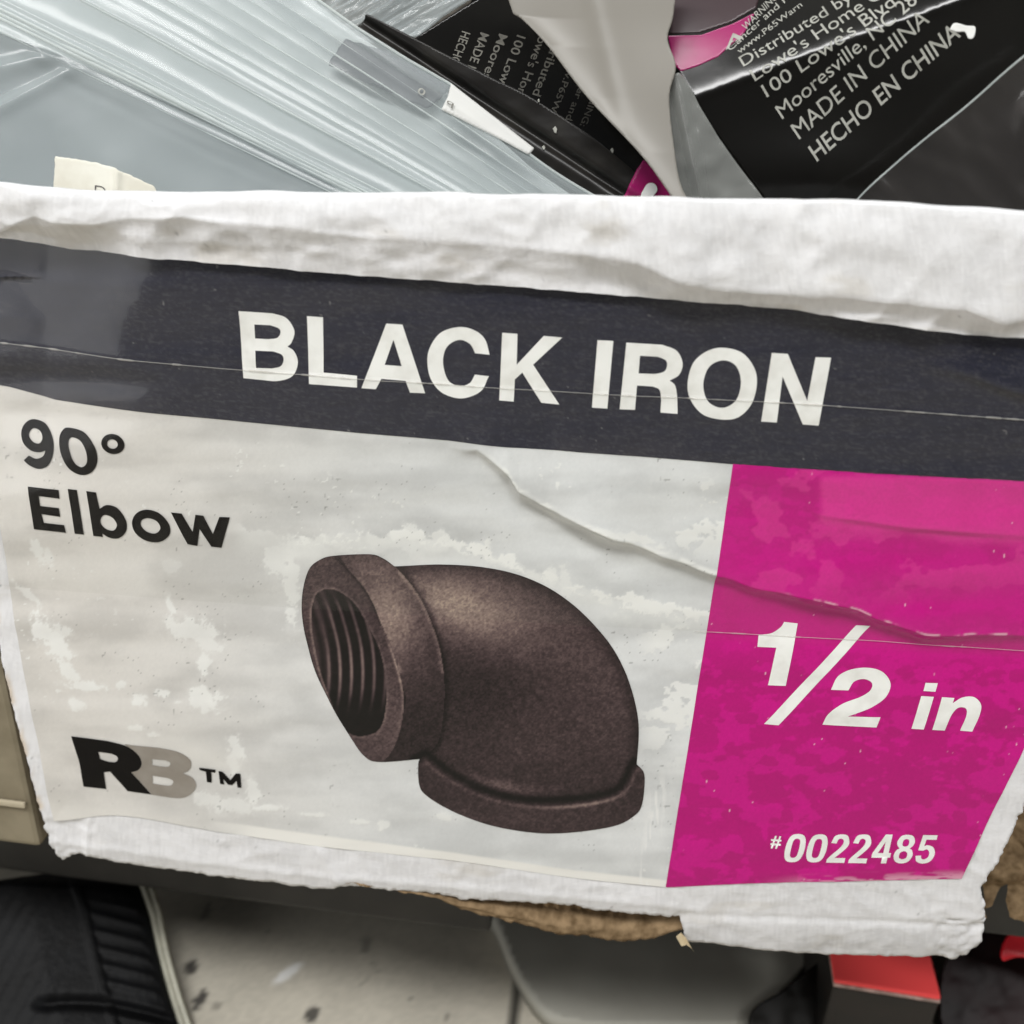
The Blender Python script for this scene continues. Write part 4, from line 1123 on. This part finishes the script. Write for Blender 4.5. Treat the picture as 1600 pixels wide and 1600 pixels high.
gx = np.r_[-2.0, -.6, np.arange(-.22, .2, .0012), .6, 2.0]; gy = np.r_[-1.5, -.5, np.arange(-.06, .30, .0012), .8, 2.5]
X, Y = np.meshgrid(gx, gy)
Vf = np.stack([X.ravel(), Y.ravel(), 0 * X.ravel()], -1)
i = np.arange(X.size).reshape(X.shape)
Qf = np.stack([i[:-1, :-1], i[:-1, 1:], i[1:, 1:], i[1:, :-1]], -1).reshape(-1, 4)
fx_, fy_ = Vf[:, 0], Vf[:, 1]
cf = lin((186, 180, 166)) * (.76 + .30 * fbm(fx_ * 60, fy_ * 60, 730, 5) + .14 * vnoise(fx_ * 830, fy_ * 830, 733))[:, None]
for (sx_, sy_, a_, b_, dk) in [(298, 1511, 10, 8, .9), (312, 1562, 8, 12, .9), (488, 1586, 9, 9, .85), (572, 1476, 7, 10, .4), (323, 1424, 5, 12, .5), (340, 1570, 6, 4, .4), (640, 1560, 3, 3, .5), (420, 1455, 3, 3, .4),
                               (700, 1590, 4, 3, .5), (1120, 1598, 5, 4, .4), (380, 1540, 3, 2, .5), (530, 1530, 3, 3, .35)]:
    c0 = P_z(np.array(float(sx_)), np.array(float(sy_)), 0.0)
    rr = np.sqrt(((fx_ - c0[0]) / (a_ * .00021)) ** 2 + ((fy_ - c0[1]) / (b_ * .0003)) ** 2) + .8 * (fbm(fx_ * 700, fy_ * 700, 735, 3) - .5)
    k = dk * sst(1.15, .75, rr)
    cf = cf * (1 - k[:, None]) + lin((40, 38, 38)) * k[:, None]
c0 = P_z(np.array(450.0), np.array(1520.0), 0.0)
k = sst(1.1, .6, np.sqrt(((fx_ - c0[0] - .6 * (fy_ - c0[1])) / .0022) ** 2 + ((fy_ - c0[1]) / .0045) ** 2)); cf = cf * (1 - k[:, None]) + lin((225, 224, 220)) * k[:, None]
sp = sst(.93, .96, vnoise(fx_ * 420, fy_ * 420, 740)) * .3 * sst(.5, .7, vnoise(fx_ * 50, fy_ * 50, 741)); cf = cf * (1 - sp[:, None])
xj = P_z(np.array(803.0), np.array(1590.0), 0.0)[0]
k = sst(.0016, .0009, np.abs(fx_ - xj)); cf = cf * (1 - .93 * k[:, None])
floor = mesh_np('floor', Vf, Qf, mat_vcol('pale_speckled_floor', rough=.55, spec=.4), None, cf, smooth=False)
floor['kind'] = 'structure'

# dark steel shelf the box stands on, set back from its front
M_STEEL = mat_plain('dark_shelf_steel', (38, 37, 35), .5, .4, noise=(60, (52, 50, 47), .4, .7))


def cuboid(name, lo, hi, mat, parent=None, bev=.0012):
    bm = bmesh.new(); bmesh.ops.create_cube(bm, size=1)
    for v in bm.verts: v.co = [lo[k] + (v.co[k] + .5) * (hi[k] - lo[k]) for k in range(3)]
    bmesh.ops.bevel(bm, geom=bm.edges[:], offset=bev, segments=2, affect='EDGES', profile=.6)
    me = bpy.data.meshes.new(name); bm.to_mesh(me); bm.free()
    return link(name, me, mat, parent)


shelf = thing('shelf', (0, .2, 0), 'dark steel shelf board under the white box, mostly in shadow', 'shelf')
cuboid('board', (-.40, .034, SHELF_TOP - .022), (.40, .42, SHELF_TOP), M_STEEL, shelf)
cuboid('apron', (-.40, .0345, SHELF_TOP - .0435), (-.003, .060, SHELF_TOP - .0225), M_STEEL, shelf)
for lx in (-.38, .38):
    for ly in (.05, .40):
        cuboid('leg', (lx - .008, ly - .008, .0), (lx + .008, ly + .008, SHELF_TOP - .0435), M_STEEL, shelf)

# beige carton beside the box
M_BEIGE = mat_plain('beige_carton', (138, 129, 109), .8, .2, noise=(120, (122, 113, 94), .4, .7))
nc = thing('beige_carton', (-.14, .06, SHELF_TOP), 'plain beige carton standing behind the left edge of the white box', 'carton')
cuboid('body', (-.24, .004, SHELF_TOP), (-.099, .12, SHELF_TOP + .080), M_BEIGE, nc)
cuboid('fold_ridge', (-.238, .0031, SHELF_TOP + .0115), (-.1, .0039, SHELF_TOP + .013), mat_plain('pale_ridge', (176, 166, 144), .8, .2), nc, bev=.0004)

# ribbed black pouch with a pale seam on the floor
def at(px_, py_, z, n, d):
    s_ = Slope(px_, py_, .05, n, d); s_.p = P_z(np.array(float(px_)), np.array(float(py_)), z); return s_


RIM = np.array([(1360, 205), (1375, 214), (1430, 234), (1490, 247), (1560, 266), (1640, 292), (1720, 320)], float)


def ribs(x, y):
    e = np.interp(y, RIM[:, 0], RIM[:, 1]); d = e - x
    h = 9 * np.sqrt(np.clip(d / 170, 0, 1)) * sst(1355, 1400, y)
    rb = np.sin((y - .18 * x - 1380) / 25 * 2 * math.pi)
    h += .35 * np.clip(rb, -.5, 1) * sst(8, 16, d) * sst(92, 78, d) * sst(1410, 1430, y)
    h += .5 * sst(84, 90, d) * sst(104, 98, d)
    h += .5 * np.sin((x + .55 * y) / 22 * 2 * math.pi) * sst(120, 160, d) * .15
    return h - 2.2 * np.exp(-(((y - 1575 - .0012 * (x - 140) ** 2) / 9) ** 2)) * sst(60, 90, x)


mpr = at(150, 1500, .010, (.1, -.45, .9), ribs)
rp = thing('ribbed_pouch', (float(mpr.p[0]), float(mpr.p[1]), 0), 'black ribbed rubber pouch with a pale seam on the floor below the box', 'pouch')
outr = smooth_path([(-120, 1440), (-20, 1400, 1), (70, 1368, 1), (150, 1354, 1), (205, 1362, 1), (232, 1425, 1), (246, 1490, 1), (265, 1560, 1), (292, 1640, 1), (320, 1720), (-120, 1760)])
pillow('body', outr, 2.5, mpr, mat_plain('black_rubber', (8, 8, 9), .6, .2, noise=(90, (15, 16, 18), .4, .7), bump=(500, .3, .0008)), rp, thick=9, soft=60)
yy = np.linspace(1340, 1720, 70); ee = np.interp(yy, RIM[:, 0], RIM[:, 1])
rows = []
wd = np.interp(yy, [1340, 1380, 1450, 1520, 1600, 1720], [26, 26, 22, 22, 24, 26])
for s_ in np.linspace(0, 1, 9):
    rows.append(at(150, 1500, .010, (.1, -.45, .9), None)(ee + wd * s_ - 2, yy, 2.2 * math.sin(math.pi * s_) ** .5 - 1.1 * math.exp(-((s_ - .6) / .14) ** 2) - .5))
V, Q = loft(rows)
sm = mesh_np('edge_seam', V, Q, mat_plain('pale_seam', (176, 174, 158), .5, .4, noise=(150, (150, 148, 134), .4, .7)), rp)
m_ = sm.modifiers.new('thickness', 'SOLIDIFY'); m_.thickness = .003; m_.offset = -1

# flat grey rubber mat with a rounded corner
mo = smooth_path([(765, 1425), (778, 1446, 1), (800, 1500, 1), (832, 1556, 1), (868, 1588, 1), (930, 1598, 1), (1040, 1601, 1), (1150, 1598, 1), (1185, 1585, 1), (1240, 1530, 1), (1310, 1440), (1320, 1425)])
xy, q, rim_ = trim_grid(mo, 6)
Vm = P_z(xy[:, 0], xy[:, 1], 0.0065)
mat_o = mesh_np('rubber_mat', Vm, q, mat_plain('grey_rubber', (160, 158, 148), .7, .3, noise=(50, (172, 170, 160), .35, .7)), None)
m_ = mat_o.modifiers.new('thickness', 'SOLIDIFY'); m_.thickness = .0064; m_.offset = -1
tag(mat_o, 'flat dark grey rubber mat with a rounded corner below the torn edge', 'mat')

# black carton with a red top
a = P_z(np.array(1304.0), np.array(1531.0), .034); b = P_z(np.array(1471.0), np.array(1558.0), .034)
ux = (b - a) / np.linalg.norm(b - a); uy = np.array([-ux[1], ux[0], 0]); wdt = np.linalg.norm(b - a)
rc = thing('red_topped_carton', (float(a[0]), float(a[1]), 0), 'small black carton with a bright red top under the lower right corner', 'carton')


def obox(name, o0, w_, d_, z0, z1, mat, parent, bev):
    bm = bmesh.new(); bmesh.ops.create_cube(bm, size=1)
    for v in bm.verts:
        p = o0 + ux * (v.co.x + .5) * w_ + uy * (v.co.y + .5) * d_
        v.co = (p[0], p[1], z0 + (v.co.z + .5) * (z1 - z0))
    bmesh.ops.bevel(bm, geom=bm.edges[:], offset=bev, segments=2, affect='EDGES', profile=.6)
    me = bpy.data.meshes.new(name); bm.to_mesh(me); bm.free()
    return link(name, me, mat, parent)


obox('body', a, wdt, .06, 0, .0318, mat_plain('black_card', (36, 31, 28), .5, .4, noise=(90, (24, 24, 22), .4, .7)), rc, .0008)
obox('worn_edge', a - .0002 * uy, wdt + .0001, .0605, .0318, .0327, mat_plain('worn_card_edge', (206, 176, 168), .8, .2, noise=(300, (150, 130, 122), .4, .6)), rc, .0003)
obox('lid', a, wdt, .06, .0327, .034, mat_plain('red_card', (255, 84, 84), .5, .3), rc, .0006)

# dark bags lying round it
def lump(name, label, out, px_, py_, z, n, mat, seed, thick=10, amp=5, group=None):
    mpx = at(px_, py_, z, n, lambda x, y: amp * (fbm(x / 60, y / 50, seed, 3, .4) - .5))
    o = pillow(name, smooth_path([(*p, 1) for p in out]), 3.5, mpx, mat, None, thick=thick, soft=40)
    return tag(o, label, 'bag', group)


lump('dark_bag', 'dark olive black bag lying left of the red topped carton', [(1172, 1588), (1225, 1545), (1300, 1488), (1340, 1470), (1330, 1560), (1312, 1680), (1200, 1680)], 1250, 1580, .014, (.1, -.5, .85),
     mat_plain('olive_black_film', (17, 15, 12), .5, .2), 750, amp=2)
lump('maroon_bag', 'crumpled dark maroon plastic bag at the lower right corner', [(1478, 1500), (1540, 1420), (1640, 1400), (1720, 1480), (1720, 1680), (1500, 1690), (1470, 1600)], 1560, 1560, .018, (-.1, -.6, .8),
     mat_plain('maroon_film', (30, 9, 11), .5, .2, noise=(60, (16, 7, 7), .4, .7)), 760, amp=1.8)
rt = lump('red_bag', 'bright red bag at the right edge above the maroon bag', [(1566, 1500), (1580, 1458), (1640, 1430), (1700, 1450), (1690, 1520), (1600, 1496)], 1600, 1470, .040, (-.1, -.7, .7),
          mat_plain('red_film', (214, 30, 44), .35, .4), 770, amp=2)
